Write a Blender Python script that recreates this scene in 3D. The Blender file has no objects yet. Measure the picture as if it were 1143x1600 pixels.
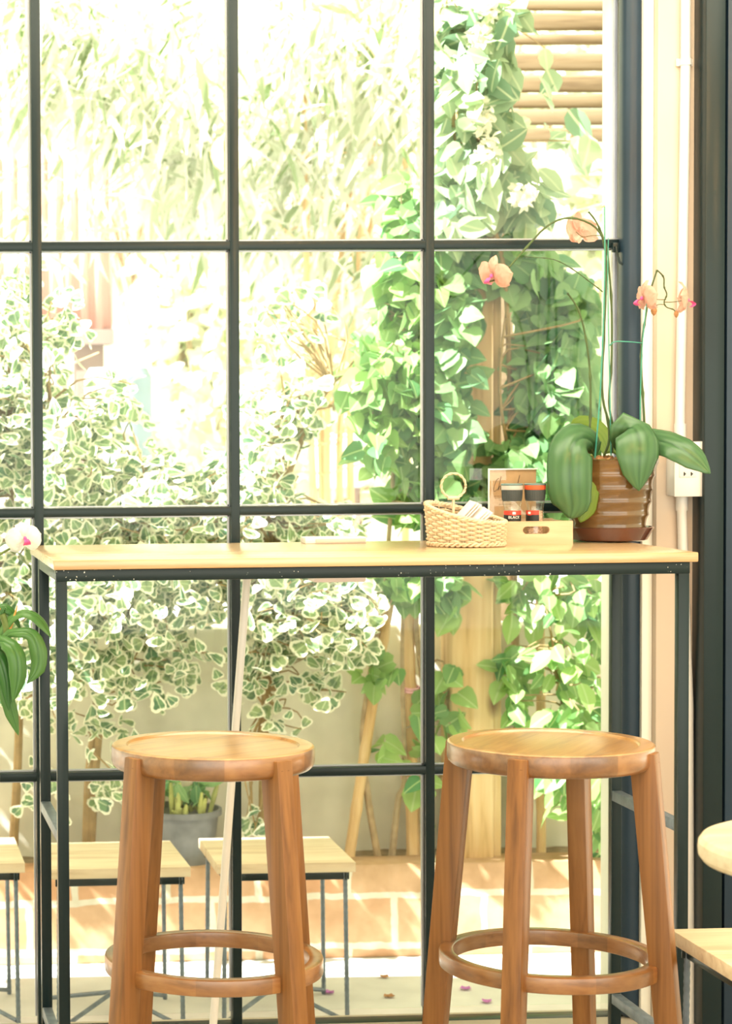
import bpy, bmesh, math, random
import numpy as np
from mathutils import Vector, Matrix
random.seed(7); rng = np.random.default_rng(7)
S = bpy.context.scene
COL = S.collection
PI = math.pi
V = Vector

# ------------------------------------------------------------------ camera
CAM = V((0.0, 0.0, 1.32)); FPX = 3445.7; CX = -51.7; CY = 800.0
PITCH, ROLL, YAW = 0.0397, -0.0092, 0.0555
FW = V((math.sin(YAW)*math.cos(PITCH), math.cos(YAW)*math.cos(PITCH), -math.sin(PITCH)))
_R = V((math.cos(YAW), -math.sin(YAW), 0)); _U = _R.cross(FW)
RT = _R*math.cos(ROLL) + _U*math.sin(ROLL); UP = -_R*math.sin(ROLL) + _U*math.cos(ROLL)
cam = bpy.data.cameras.new('camera'); co = bpy.data.objects.new('camera', cam); COL.objects.link(co)
m = Matrix.Identity(4)
for i in range(3):
    m[i][0] = RT[i]; m[i][1] = UP[i]; m[i][2] = -FW[i]; m[i][3] = CAM[i]
co.matrix_world = m
cam.sensor_fit = 'AUTO'; cam.sensor_width = 36; cam.lens = FPX/1600*36
cam.shift_x = (571.5-CX)/1600; cam.shift_y = 0
cam.clip_start = .05; cam.clip_end = 200
cam.dof.use_dof = True; cam.dof.focus_distance = 4.2; cam.dof.aperture_fstop = 7.0
S.camera = co

# ------------------------------------------------------------------ sky, sun, fill lights, exposure
w = bpy.data.worlds.new('daylight'); S.world = w; w.use_nodes = True
bg = w.node_tree.nodes['Background']; bg.inputs[0].default_value = (1.0, .96, .61, 1); bg.inputs[1].default_value = 2.1
sun = bpy.data.lights.new('sun', 'SUN'); sun.energy = 22; sun.angle = math.radians(.6); sun.color = (1, .97, .91)
so = bpy.data.objects.new('sun', sun); COL.objects.link(so)
so.rotation_euler = V((.75, .32, -.9)).to_track_quat('-Z', 'Y').to_euler()
def area(name, loc, target, sx, sy, power, color):
    l = bpy.data.lights.new(name, 'AREA'); l.shape = 'RECTANGLE'; l.size = sx; l.size_y = sy; l.energy = power; l.color = color
    o = bpy.data.objects.new(name, l); COL.objects.link(o); o.location = loc
    o.rotation_euler = (V(target)-V(loc)).to_track_quat('-Z', 'Y').to_euler(); return o
area('front_fill_light', (2.0, -2.0, 1.5), (1.9, 4.0, 1.1), 9, 2.6, 170, (1, .96, .95))  # added fill behind the camera for the room, not a real opening
area('top_fill_light', (1.0, 3.75, 2.66), (1.0, 3.75, 0), 3.2, 1.1, 76, (1, .93, .70))  # added overhead fill that brightens seat and table tops
S.view_settings.view_transform = 'Standard'; S.view_settings.look = 'None'
S.view_settings.exposure = 0.0; S.view_settings.gamma = 1.0; S.view_settings.use_curve_mapping = False
S.cycles.max_bounces = 10; S.cycles.transparent_max_bounces = 16; S.cycles.sample_clamp_indirect = 6

def P(x, y, Y):
    """point of the place seen at photo position x, y when it stands at depth Y"""
    d = FW + RT*((x-CX)/FPX) - UP*((y-CY)/FPX)
    return CAM + d*(Y/d.y)

# ------------------------------------------------------------------ materials
def hx(h):
    h = h.lstrip('#'); v = [int(h[i:i+2], 16)/255 for i in (0, 2, 4)]
    return tuple((c/12.92 if c <= .04045 else ((c+.055)/1.055)**2.4) for c in v)
def c4(c): return (c[0], c[1], c[2], 1)
def newmat(name):
    mt = bpy.data.materials.new(name); mt.use_nodes = True; nt = mt.node_tree
    return mt, nt, nt.nodes['Principled BSDF']
def N(nt, t, **kw):
    n = nt.nodes.new(t)
    for k, v in kw.items(): setattr(n, k, v)
    return n
def L(nt, a, b): nt.links.new(a, b)
def ramp(nt, stops):
    r = N(nt, 'ShaderNodeValToRGB'); e = r.color_ramp.elements
    while len(e) < len(stops): e.new(.5)
    for i, (p, c) in enumerate(stops): e[i].position = p; e[i].color = c4(c)
    return r
def coords(nt, scale=(1, 1, 1), rot=(0, 0, 0), kind='Object'):
    tc = N(nt, 'ShaderNodeTexCoord'); mp = N(nt, 'ShaderNodeMapping')
    mp.inputs['Scale'].default_value = scale; mp.inputs['Rotation'].default_value = rot
    L(nt, tc.outputs[kind], mp.inputs[0]); return mp.outputs[0]
def plain(name, col, rough=.5, metal=0, var=.12, scale=8, bump=0, coat=0, trans=0, ior=1.5, spec=.5):
    mt, nt, b = newmat(name)
    n = N(nt, 'ShaderNodeTexNoise'); n.inputs['Scale'].default_value = scale; n.inputs['Detail'].default_value = 5
    L(nt, coords(nt), n.inputs['Vector'])
    r = ramp(nt, [(.3, tuple(c*(1-var) for c in col)), (.7, tuple(min(1, c*(1+var)) for c in col))])
    L(nt, n.outputs[0], r.inputs[0]); L(nt, r.outputs[0], b.inputs['Base Color'])
    b.inputs['Roughness'].default_value = rough; b.inputs['Metallic'].default_value = metal
    b.inputs['Coat Weight'].default_value = coat; b.inputs['Transmission Weight'].default_value = trans
    b.inputs['IOR'].default_value = ior; b.inputs['Specular IOR Level'].default_value = spec
    if bump:
        bp = N(nt, 'ShaderNodeBump'); bp.inputs['Strength'].default_value = bump; bp.inputs['Distance'].default_value = .01
        L(nt, n.outputs[0], bp.inputs['Height']); L(nt, bp.outputs[0], b.inputs['Normal'])
    return mt
def wood(name, dark, mid, light, scale=(20, 20, 1.5), rough=.4, knots=None, blocks=None, coat=0):
    mt, nt, b = newmat(name); v = coords(nt, scale)
    n1 = N(nt, 'ShaderNodeTexNoise'); n1.inputs['Scale'].default_value = 1.6; n1.inputs['Detail'].default_value = 6; n1.inputs['Distortion'].default_value = .5
    n2 = N(nt, 'ShaderNodeTexNoise'); n2.inputs['Scale'].default_value = 7; n2.inputs['Detail'].default_value = 3
    L(nt, v, n1.inputs['Vector']); L(nt, v, n2.inputs['Vector'])
    mx = N(nt, 'ShaderNodeMath', operation='MULTIPLY_ADD'); mx.inputs[1].default_value = .3
    L(nt, n2.outputs[0], mx.inputs[0]); L(nt, n1.outputs[0], mx.inputs[2])
    r = ramp(nt, [(.45, dark), (.62, mid), (.85, light)]); L(nt, mx.outputs[0], r.inputs[0]); out = r.outputs[0]
    if knots:
        vo = N(nt, 'ShaderNodeTexVoronoi'); vo.inputs['Scale'].default_value = 1; L(nt, coords(nt, knots[0]), vo.inputs['Vector'])
        kr = ramp(nt, [(.05, (1, 1, 1)), (.13, (0, 0, 0))]); L(nt, vo.outputs['Distance'], kr.inputs[0])
        km = N(nt, 'ShaderNodeMixRGB'); km.inputs[2].default_value = c4(knots[1]); L(nt, kr.outputs[0], km.inputs[0]); L(nt, out, km.inputs[1]); out = km.outputs[0]
    if blocks:   # laminated blocks of slightly different tone, set round the object's axis
        tc = N(nt, 'ShaderNodeTexCoord'); sp = N(nt, 'ShaderNodeSeparateXYZ'); L(nt, tc.outputs['Object'], sp.inputs[0])
        at = N(nt, 'ShaderNodeMath', operation='ARCTAN2'); L(nt, sp.outputs[1], at.inputs[0]); L(nt, sp.outputs[0], at.inputs[1])
        ml = N(nt, 'ShaderNodeMath', operation='MULTIPLY'); ml.inputs[1].default_value = blocks/6.283; L(nt, at.outputs[0], ml.inputs[0])
        fl = N(nt, 'ShaderNodeMath', operation='FLOOR'); L(nt, ml.outputs[0], fl.inputs[0])
        wn = N(nt, 'ShaderNodeTexWhiteNoise', noise_dimensions='1D'); L(nt, fl.outputs[0], wn.inputs['W'])
        mr = N(nt, 'ShaderNodeMapRange'); mr.inputs[3].default_value = .72; mr.inputs[4].default_value = 1.15; L(nt, wn.outputs['Value'], mr.inputs[0])
        mm = N(nt, 'ShaderNodeMixRGB', blend_type='MULTIPLY'); mm.inputs[0].default_value = 1
        L(nt, out, mm.inputs[1]); L(nt, mr.outputs[0], mm.inputs[2]); out = mm.outputs[0]
    L(nt, out, b.inputs['Base Color']); b.inputs['Roughness'].default_value = rough; b.inputs['Coat Weight'].default_value = coat; b.inputs['Coat Roughness'].default_value = .24; b.inputs['Coat IOR'].default_value = 1.65
    bp = N(nt, 'ShaderNodeBump'); bp.inputs['Strength'].default_value = .08; bp.inputs['Distance'].default_value = .002
    L(nt, mx.outputs[0], bp.inputs['Height']); L(nt, bp.outputs[0], b.inputs['Normal'])
    return mt
def leafmat(name, c1, c2, edge=None, thr=.62, trans=.4, tcol=None, rough=.45, vein=None):
    mt, nt, b = newmat(name)
    at = N(nt, 'ShaderNodeAttribute', attribute_name='leaf'); sp = N(nt, 'ShaderNodeSeparateColor'); L(nt, at.outputs['Color'], sp.inputs[0])
    mx = N(nt, 'ShaderNodeMixRGB'); mx.inputs[1].default_value = c4(c1); mx.inputs[2].default_value = c4(c2); L(nt, sp.outputs[1], mx.inputs[0]); out = mx.outputs[0]
    if vein:
        vr = ramp(nt, [(.015, (1, 1, 1)), (.05, (0, 0, 0))]); L(nt, sp.outputs[2], vr.inputs[0])
        m4 = N(nt, 'ShaderNodeMixRGB'); m4.inputs[2].default_value = c4(vein); L(nt, vr.outputs[0], m4.inputs[0]); L(nt, out, m4.inputs[1]); out = m4.outputs[0]
    if edge:
        pn = N(nt, 'ShaderNodeTexNoise'); pn.inputs['Scale'].default_value = 38; L(nt, coords(nt), pn.inputs['Vector'])
        pr2 = ramp(nt, [(.40, (.55, .62, .66)), (.52, (1, 1, 1))]); L(nt, pn.outputs[0], pr2.inputs[0])
        m5 = N(nt, 'ShaderNodeMixRGB', blend_type='MULTIPLY'); m5.inputs[0].default_value = 1; L(nt, out, m5.inputs[1]); L(nt, pr2.outputs[0], m5.inputs[2]); out = m5.outputs[0]
        n = N(nt, 'ShaderNodeTexNoise'); n.inputs['Scale'].default_value = 75; n.inputs['Detail'].default_value = 2; L(nt, coords(nt), n.inputs['Vector'])
        ad = N(nt, 'ShaderNodeMath', operation='MULTIPLY_ADD'); ad.inputs[1].default_value = .75; L(nt, n.outputs[0], ad.inputs[0]); L(nt, sp.outputs[0], ad.inputs[2])
        dv2 = N(nt, 'ShaderNodeMath', operation='MULTIPLY'); dv2.inputs[1].default_value = .5; L(nt, ad.outputs[0], dv2.inputs[0]); ad = dv2
        r = ramp(nt, [((thr+.36)/2, (0, 0, 0)), ((thr+.44)/2, (1, 1, 1))]); L(nt, ad.outputs[0], r.inputs[0])
        m2 = N(nt, 'ShaderNodeMixRGB'); m2.inputs[2].default_value = c4(edge); L(nt, r.outputs[0], m2.inputs[0]); L(nt, out, m2.inputs[1]); out = m2.outputs[0]
    L(nt, out, b.inputs['Base Color']); b.inputs['Roughness'].default_value = rough
    tr = N(nt, 'ShaderNodeBsdfTranslucent')
    if tcol:
        m3 = N(nt, 'ShaderNodeMixRGB', blend_type='MULTIPLY'); m3.inputs[0].default_value = 1; m3.inputs[2].default_value = c4(tcol); L(nt, out, m3.inputs[1]); L(nt, m3.outputs[0], tr.inputs[0])
    else: L(nt, out, tr.inputs[0])
    ms = N(nt, 'ShaderNodeMixShader'); ms.inputs[0].default_value = trans
    L(nt, b.outputs[0], ms.inputs[1]); L(nt, tr.outputs[0], ms.inputs[2]); L(nt, ms.outputs[0], nt.nodes['Material Output'].inputs[0])
    return mt
def thinglass(name, tint=(.97, .99, .98), base=.012):
    mt, nt, b = newmat(name); nt.nodes.remove(b)
    t = N(nt, 'ShaderNodeBsdfTransparent'); t.inputs[0].default_value = c4(tint)
    g = N(nt, 'ShaderNodeBsdfGlossy'); g.inputs['Roughness'].default_value = .01; g.inputs[0].default_value = (1, 1, 1, 1)
    lw = N(nt, 'ShaderNodeLayerWeight'); lw.inputs[0].default_value = .5
    pw = N(nt, 'ShaderNodeMath', operation='POWER'); pw.inputs[1].default_value = 5; L(nt, lw.outputs['Facing'], pw.inputs[0])
    ma = N(nt, 'ShaderNodeMath', operation='MULTIPLY_ADD', use_clamp=True); ma.inputs[1].default_value = .9; ma.inputs[2].default_value = base; L(nt, pw.outputs[0], ma.inputs[0])
    ms = N(nt, 'ShaderNodeMixShader'); L(nt, ma.outputs[0], ms.inputs[0]); L(nt, t.outputs[0], ms.inputs[1]); L(nt, g.outputs[0], ms.inputs[2])
    L(nt, ms.outputs[0], nt.nodes['Material Output'].inputs[0]); return mt

STEEL = plain('dark_painted_steel', (.006, .017, .020), .30, var=.1, scale=5, spec=.3)
POSTM = plain('blue_black_steel', (.014, .032, .056), .34, var=.15, scale=4, spec=.35)
GALV = plain('bare_or_lit_grey_steel', (.16, .20, .25), .45, metal=.3, var=.25, scale=40)
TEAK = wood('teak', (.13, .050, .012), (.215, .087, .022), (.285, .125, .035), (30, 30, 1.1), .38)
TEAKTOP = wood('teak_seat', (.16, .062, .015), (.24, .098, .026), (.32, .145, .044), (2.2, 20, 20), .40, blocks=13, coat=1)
TEAKPLANKLIT = wood('teak_seat_planks_lit', (.25, .115, .027), (.36, .18, .048), (.45, .245, .078), (2.2, 20, 20), .40, coat=1)  # straight grain; tone lightened to paint in light on the seat top
TEAKRING = wood('teak_ring', (.17, .064, .015), (.27, .11, .029), (.34, .155, .046), (8, 8, 30), .38, blocks=9, coat=.8)
PLUG = plain('dark_plug', (.16, .06, .02), .5)
PINE = wood('pine', (.50, .30, .145), (.60, .40, .215), (.68, .49, .29), (1.6, 20, 26), .26, coat=.8, knots=((2.3, 5, 9), (.42, .17, .06)))
PALE = wood('pale_plank', (.60, .44, .29), (.72, .56, .39), (.80, .67, .50), (2, 22, 22), .5)
PALEROUND = wood('pale_seat', (.52, .42, .28), (.62, .52, .37), (.70, .61, .46), (2, 14, 22), .5)
BAMBOOBOX = wood('bamboo_board', (.48, .32, .18), (.56, .385, .23), (.62, .45, .29), (3, 26, 26), .42)
WICKER = plain('wicker', (.64, .50, .34), .55, var=.12, scale=30)
WHITEP = plain('white_plastic', (.76, .73, .71), .35, var=.03)
PAPER = plain('paper', (.70, .64, .60), .8, var=.03)
KRAFT = plain('kraft_card', (.54, .34, .19), .75, var=.06, scale=60)
INK = plain('black_ink', (.012, .014, .015), .6)
INKSOFT = plain('soft_ink', (.20, .13, .07), .7)
WALLM = plain('cream_wall', (.60, .49, .40), .7, var=.06, scale=3, bump=.1)
WALLW = plain('white_reveal', (.84, .83, .77), .7, var=.03, scale=3)
FLOORM = plain('cement_floor', (.42, .37, .31), .45, var=.12, scale=3)
CEILM = plain('ceiling_white', (.75, .70, .62), .8, var=.03)
CONC = plain('patio_concrete', (.66, .66, .65), .85, var=.12, scale=6, bump=.3)
GARDENWALL = plain('grey_render', (.78, .745, .65), .9, var=.22, scale=4, bump=.4)
SOIL = plain('soil', (.30, .22, .14), .95, var=.35, scale=25, bump=.6)
POSTW = wood('weathered_timber', (.50, .30, .13), (.74, .50, .25), (.82, .61, .36), (14, 14, 1.1), .75, knots=((4, 4, 2.4), (.25, .13, .06)))
SLATW = wood('silvered_slat', (.17, .11, .06), (.25, .175, .10), (.30, .22, .14), (1.4, 18, 18), .8)
CANE = wood('bamboo_cane', (.58, .36, .16), (.72, .48, .24), (.80, .60, .36), (10, 10, 2), .55)
BARK = plain('pale_bark', (.44, .33, .21), .85, var=.25, scale=30, bump=.3)
TWIG = plain('twig', (.36, .25, .12), .8, var=.2, scale=30)
GLAZE = plain('brown_glaze', (.12, .062, .02), .12, var=.3, scale=14, coat=.6)
GLAZEDARK = plain('dark_brown_glaze', (.10, .032, .018), .14, var=.2, scale=10, coat=.6)
ORCH = leafmat('orchid_leaf', (.018, .078, .026), (.075, .175, .07), trans=.08, rough=.3)
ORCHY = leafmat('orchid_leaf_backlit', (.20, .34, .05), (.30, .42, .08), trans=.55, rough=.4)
ORCHD = leafmat('strap_leaf', (.035, .15, .03), (.15, .33, .09), trans=.25, rough=.3)
STEM = plain('orchid_stem', (.05, .085, .022), .5, var=.3, scale=40)
STEMG = plain('orchid_stem_green', (.14, .20, .05), .5, var=.3, scale=40)
NODE = plain('stem_node', (.40, .34, .14), .6)
WIRE = plain('green_wire', (.04, .26, .20), .4)
PETAL = leafmat('pink_petal', (.72, .41, .32), (.80, .52, .43), trans=.4, rough=.6)
PETALW = leafmat('white_petal', (.72, .74, .70), (.80, .80, .77), trans=.35, rough=.6)
LIP = plain('magenta_lip', (.80, .10, .32), .5)
BUD = plain('brown_bud', (.42, .20, .08), .6)
FLOWERW = leafmat('cream_blossom', (.95, .90, .78), (1, .97, .9), trans=.35, rough=.7)
FICUS = leafmat('variegated_leaf', (.13, .30, .17), (.38, .50, .26), edge=(.96, .95, .80), thr=.70, vein=(.62, .72, .46), trans=.35)
VINE = leafmat('vine_leaf', (.07, .27, .11), (.40, .62, .20), trans=.42, vein=(.50, .68, .32))
VINED = leafmat('shaded_vine_leaf', (.07, .25, .13), (.32, .54, .22), trans=.38, vein=(.36, .55, .26))
BIGVINE = leafmat('broad_vine_leaf', (.14, .30, .19), (.52, .64, .42), trans=.42, vein=(.66, .74, .52))
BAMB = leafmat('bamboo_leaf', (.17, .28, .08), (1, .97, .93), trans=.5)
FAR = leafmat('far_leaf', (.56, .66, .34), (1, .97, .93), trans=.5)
PINKM = plain('pink_sheet', (.74, .46, .40), .6, var=.05)
SHEDB = plain('shed_beam', (.30, .22, .20), .8)
LILAC = plain('lilac_board', (.70, .68, .80), .7)
BLUEB = plain('blue_drum', (.30, .42, .50), .6)
POTGREY = plain('grey_plastic_pot', (.20, .205, .215), .5, var=.2, scale=20)
GLASS = thinglass('window_glass'); ACRYL = thinglass('clear_acrylic', (.985, .995, .985), .03)
BEAD = plain('grey_bead', (.40, .42, .46), .35, metal=.4)
STRING = plain('pink_twine', (.90, .50, .55), .7)
PURPLE = plain('purple_petal', (.55, .18, .55), .7)
CAPG = plain('charcoal_rubber', (.05, .06, .062), .6, var=.2)
CAPB = plain('grey_collar', (.50, .46, .44), .4); CAPR = plain('red_collar', (.85, .10, .03), .4); CAPT = plain('cap_top', (.13, .20, .20), .25)
JARG = thinglass('jar_glass', (.95, .96, .94), .08)
PEPPER = plain('peppercorns', (.55, .36, .25), .8, var=.8, scale=260, bump=.5)
SALT = plain('pink_salt', (.72, .42, .28), .8, var=.5, scale=300, bump=.5)
LBLK = plain('label_black', (.015, .016, .016), .5); LRED = plain('label_red', (.75, .05, .03), .5); LWHT = plain('label_white', (.85, .84, .8), .5)
HOLE = plain('socket_hole', (.01, .01, .01), .6)
BARKCHIP = plain('bark_chips', (.30, .15, .06), .9, var=.5, scale=60, bump=.8)
PLANTER = plain('pale_ceramic', (.62, .60, .64), .3, var=.04)
def rail_material():
    mt = plain('chipped_steel', (.006, .017, .020), .30, var=.1, scale=5, spec=.3); nt = mt.node_tree; b = nt.nodes['Principled BSDF']
    src = b.inputs['Base Color'].links[0].from_socket
    v = coords(nt, (1, 1, 1)); n = N(nt, 'ShaderNodeTexNoise'); n.inputs['Scale'].default_value = 210; n.inputs['Detail'].default_value = 1; L(nt, v, n.inputs['Vector'])
    n2 = N(nt, 'ShaderNodeTexNoise'); n2.inputs['Scale'].default_value = 5.0; L(nt, v, n2.inputs['Vector'])
    ad = N(nt, 'ShaderNodeMath', operation='MULTIPLY_ADD'); ad.inputs[1].default_value = .45; L(nt, n2.outputs[0], ad.inputs[0]); L(nt, n.outputs[0], ad.inputs[2])
    r = ramp(nt, [(.955, (0, 0, 0)), (.965, (1, 1, 1))]); L(nt, ad.outputs[0], r.inputs[0])
    mx = N(nt, 'ShaderNodeMixRGB'); mx.inputs[2].default_value = (.8, .8, .76, 1); L(nt, r.outputs[0], mx.inputs[0]); L(nt, src, mx.inputs[1]); L(nt, mx.outputs[0], b.inputs['Base Color'])
    return mt
RAIL = rail_material()
def brick_material():
    mt, nt, b = newmat('clay_brick'); tc = N(nt, 'ShaderNodeTexCoord'); sp = N(nt, 'ShaderNodeSeparateXYZ'); cb = N(nt, 'ShaderNodeCombineXYZ')
    L(nt, tc.outputs['Object'], sp.inputs[0]); L(nt, sp.outputs[0], cb.inputs[0]); L(nt, sp.outputs[2], cb.inputs[1])
    n = N(nt, 'ShaderNodeTexNoise'); n.inputs['Scale'].default_value = 9; n.inputs['Detail'].default_value = 6; L(nt, tc.outputs['Object'], n.inputs['Vector'])
    wv = N(nt, 'ShaderNodeMixRGB'); wv.inputs[0].default_value = .03; L(nt, cb.outputs[0], wv.inputs[1]); L(nt, n.outputs['Color'], wv.inputs[2])
    bt = N(nt, 'ShaderNodeTexBrick'); bt.inputs['Scale'].default_value = 1; bt.inputs['Brick Width'].default_value = .25; bt.inputs['Row Height'].default_value = .137
    bt.inputs['Mortar Size'].default_value = .011; bt.inputs['Mortar Smooth'].default_value = .4
    bt.inputs['Color1'].default_value = (.70, .38, .22, 1); bt.inputs['Color2'].default_value = (.66, .45, .29, 1); bt.inputs['Mortar'].default_value = (.78, .74, .64, 1)
    L(nt, wv.outputs[0], bt.inputs['Vector'])
    r = ramp(nt, [(.35, (.70, .68, .60)), (.65, (1, 1, 1))]); L(nt, n.outputs[0], r.inputs[0])
    mm = N(nt, 'ShaderNodeMixRGB', blend_type='MULTIPLY'); mm.inputs[0].default_value = 1; L(nt, bt.outputs[0], mm.inputs[1]); L(nt, r.outputs[0], mm.inputs[2])
    L(nt, mm.outputs[0], b.inputs['Base Color']); b.inputs['Roughness'].default_value = .9
    bp = N(nt, 'ShaderNodeBump'); bp.inputs['Strength'].default_value = .5; bp.inputs['Distance'].default_value = .01; L(nt, n.outputs[0], bp.inputs['Height']); L(nt, bp.outputs[0], b.inputs['Normal'])
    return mt
BRICK = brick_material()

# ------------------------------------------------------------------ mesh helpers
class MB:
    def __init__(s): s.bm = bmesh.new()
    def merge(s, t):
        me = bpy.data.meshes.new('tmp'); t.to_mesh(me); t.free(); s.bm.from_mesh(me); bpy.data.meshes.remove(me); return s
    def box(s, c, d, bev=0, rot=None, mat=0, seg=2):
        t = bmesh.new(); bmesh.ops.create_cube(t, size=1)
        for v in t.verts: v.co = V((v.co.x*d[0], v.co.y*d[1], v.co.z*d[2]))
        if bev: bmesh.ops.bevel(t, geom=t.edges[:], offset=bev, segments=seg, profile=.5, affect='EDGES')
        for v in t.verts: v.co = (rot @ v.co if rot else v.co) + V(c)
        for f in t.faces: f.material_index = mat
        return s.merge(t)
    def hexa(s, a, b, bev=0):   # two quads (4 points each, same winding)
        t = bmesh.new(); va = [t.verts.new(p) for p in a]; vb = [t.verts.new(p) for p in b]
        t.faces.new(va[::-1]); t.faces.new(vb)
        for i in range(4): t.faces.new((va[i], va[(i+1) % 4], vb[(i+1) % 4], vb[i]))
        bmesh.ops.recalc_face_normals(t, faces=t.faces)
        if bev: bmesh.ops.bevel(t, geom=t.edges[:], offset=bev, segments=2, profile=.5, affect='EDGES')
        return s.merge(t)
    def tube(s, pts, r, n=8, closed=False, mat=0):
        pts = [V(p) for p in pts]; k = len(pts); rs = r if isinstance(r, (list, tuple)) else [r]*k
        bm = s.bm; rings = []; prev = None
        for i, p in enumerate(pts):
            a = pts[(i-1) % k] if (closed or i > 0) else p; b = pts[(i+1) % k] if (closed or i < k-1) else p
            t = (b-a); t = t.normalized() if t.length > 1e-9 else V((0, 0, 1))
            if prev is None:
                u = t.orthogonal().normalized()
            else:
                u = (prev - t*prev.dot(t)); u = u.normalized() if u.length > 1e-6 else t.orthogonal().normalized()
            prev = u; v = t.cross(u)
            rings.append([bm.verts.new(p + (u*math.cos(2*PI*j/n) + v*math.sin(2*PI*j/n))*rs[i]) for j in range(n)])
        for i in range(k if closed else k-1):
            A, B = rings[i], rings[(i+1) % k]
            for j in range(n):
                f = bm.faces.new((A[j], A[(j+1) % n], B[(j+1) % n], B[j])); f.material_index = mat
        if not closed:
            bm.faces.new(rings[0][::-1]).material_index = mat; bm.faces.new(rings[-1]).material_index = mat
        return s
    def lathe(s, prof, n=40, c=(0, 0, 0), mat=0, capb=True, capt=True):
        bm = s.bm; c = V(c); rings = []
        for r, z in prof: rings.append([bm.verts.new(c+V((r*math.cos(2*PI*j/n), r*math.sin(2*PI*j/n), z))) for j in range(n)])
        for A, B in zip(rings, rings[1:]):
            for j in range(n): bm.faces.new((A[j], A[(j+1) % n], B[(j+1) % n], B[j])).material_index = mat
        if capb: bm.faces.new(rings[0][::-1]).material_index = mat
        if capt: bm.faces.new(rings[-1]).material_index = mat
        return s
    def strip(s, rows, mat=0):
        bm = s.bm; R = [[bm.verts.new(p) for p in row] for row in rows]
        for A, B in zip(R, R[1:]):
            for j in range(len(A)-1): bm.faces.new((A[j], A[j+1], B[j+1], B[j])).material_index = mat
        return s
    def prism(s, outline, y0, y1, mat=0):   # outline in x,z swept along y
        bm = s.bm; A = [bm.verts.new((x, y0, z)) for x, z in outline]; B = [bm.verts.new((x, y1, z)) for x, z in outline]
        fs = [bm.faces.new(A), bm.faces.new(B[::-1])]
        k = len(A)
        for i in range(k): fs.append(bm.faces.new((A[i], B[i], B[(i+1) % k], A[(i+1) % k])))
        for f in fs: f.material_index = mat
        bmesh.ops.recalc_face_normals(bm, faces=fs); return s
    def build(s, name, mats, parent=None, origin=(0, 0, 0), angle=24, smooth=True):
        me = bpy.data.meshes.new(name); o = V(origin)
        if o.length: 
            for v in s.bm.verts: v.co -= o
        s.bm.to_mesh(me); s.bm.free()
        for mt in (mats if isinstance(mats, (list, tuple)) else [mats]): me.materials.append(mt)
        if smooth:
            me.polygons.foreach_set('use_smooth', [True]*len(me.polygons)); me.set_sharp_from_angle(angle=math.radians(angle))
        ob = bpy.data.objects.new(name, me); COL.objects.link(ob)
        if parent: ob.parent = parent
        else: ob.location = o
        return ob
def tag(o, label=None, cat=None, group=None, kind=None):
    if label: o['label'] = label
    if cat: o['category'] = cat
    if group: o['group'] = group
    if kind: o['kind'] = kind
    return o
def thing(name, loc, label, cat, group=None, rz=0):
    o = bpy.data.objects.new(name, None); COL.objects.link(o); o.empty_display_size = .05
    o.location = loc; o.rotation_euler = (0, 0, rz); return tag(o, label, cat, group)
def copy_tree(o, parent=None):
    c = o.copy(); COL.objects.link(c)
    if parent: c.parent = parent
    for ch in [x for x in list(COL.objects) if x.parent == o]: copy_tree(ch, c)
    return c
def spline(pts, n=24):
    pts = [V(p) for p in pts]; k = len(pts); out = []
    for i in range(n+1):
        u = i/n*(k-1); j = min(int(u), k-2); t = u-j
        p0 = pts[max(j-1, 0)]; p1 = pts[j]; p2 = pts[j+1]; p3 = pts[min(j+2, k-1)]
        out.append(.5*((2*p1) + (p2-p0)*t + (2*p0-5*p1+4*p2-p3)*t*t + (3*p1-p0-3*p2+p3)*t*t*t))
    return out
def lerplist(a, u):
    k = len(a)-1; x = u*k; j = min(int(x), k-1); return a[j]+(a[j+1]-a[j])*(x-j)
def attr(ob, fn):
    me = ob.data; ca = me.color_attributes.new('leaf', 'FLOAT_COLOR', 'POINT')
    for i, v in enumerate(me.vertices): e, r = fn(v.co); ca.data[i].color = (e, r, 0, 1)
def strap(name, pts, widths, nrm, mat, parent, origin, cup=.25, n=18, k=16, thick=.0016, crease=.12, tone=.5, streak=.45):
    """a long leaf: centre line, width along it, which way its face looks"""
    C = spline(pts, n); rows = []; nv = V(nrm).normalized()
    for i, p in enumerate(C):
        t = (C[min(i+1, n)]-C[max(i-1, 0)]).normalized(); s = t.cross(nv)
        s = s.normalized() if s.length > 1e-4 else V((1, 0, 0)); nn = s.cross(t).normalized()
        if nn.dot(nv) < 0: nn = -nn
        wd = max(lerplist(widths, i/n), .0008)/2; row = []
        for j in range(k+1):
            a = j/k*2-1
            row.append(p + s*(a*wd) - nn*(cup*wd*a*a) + nn*(crease*wd*(abs(a)**.6-.0)*(1-abs(a))))
        rows.append(row)
    mb = MB(); mb.strip(rows); ob = mb.build(name, mat, parent, origin, angle=180)
    ca = ob.data.color_attributes.new('leaf', 'FLOAT_COLOR', 'POINT')
    for i in range(n+1):
        for j in range(k+1):
            a = abs(j/k*2-1); r = tone + streak*(abs(math.sin(j*7.3+1))-.5) - (.35 if j == k//2 else 0)
            ca.data[i*(k+1)+j].color = (a, min(1, max(0, r)), 0, 1)
    if thick:
        sm = ob.modifiers.new('thickness', 'SOLIDIFY'); sm.thickness = thick; sm.offset = -1
    return ob

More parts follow.
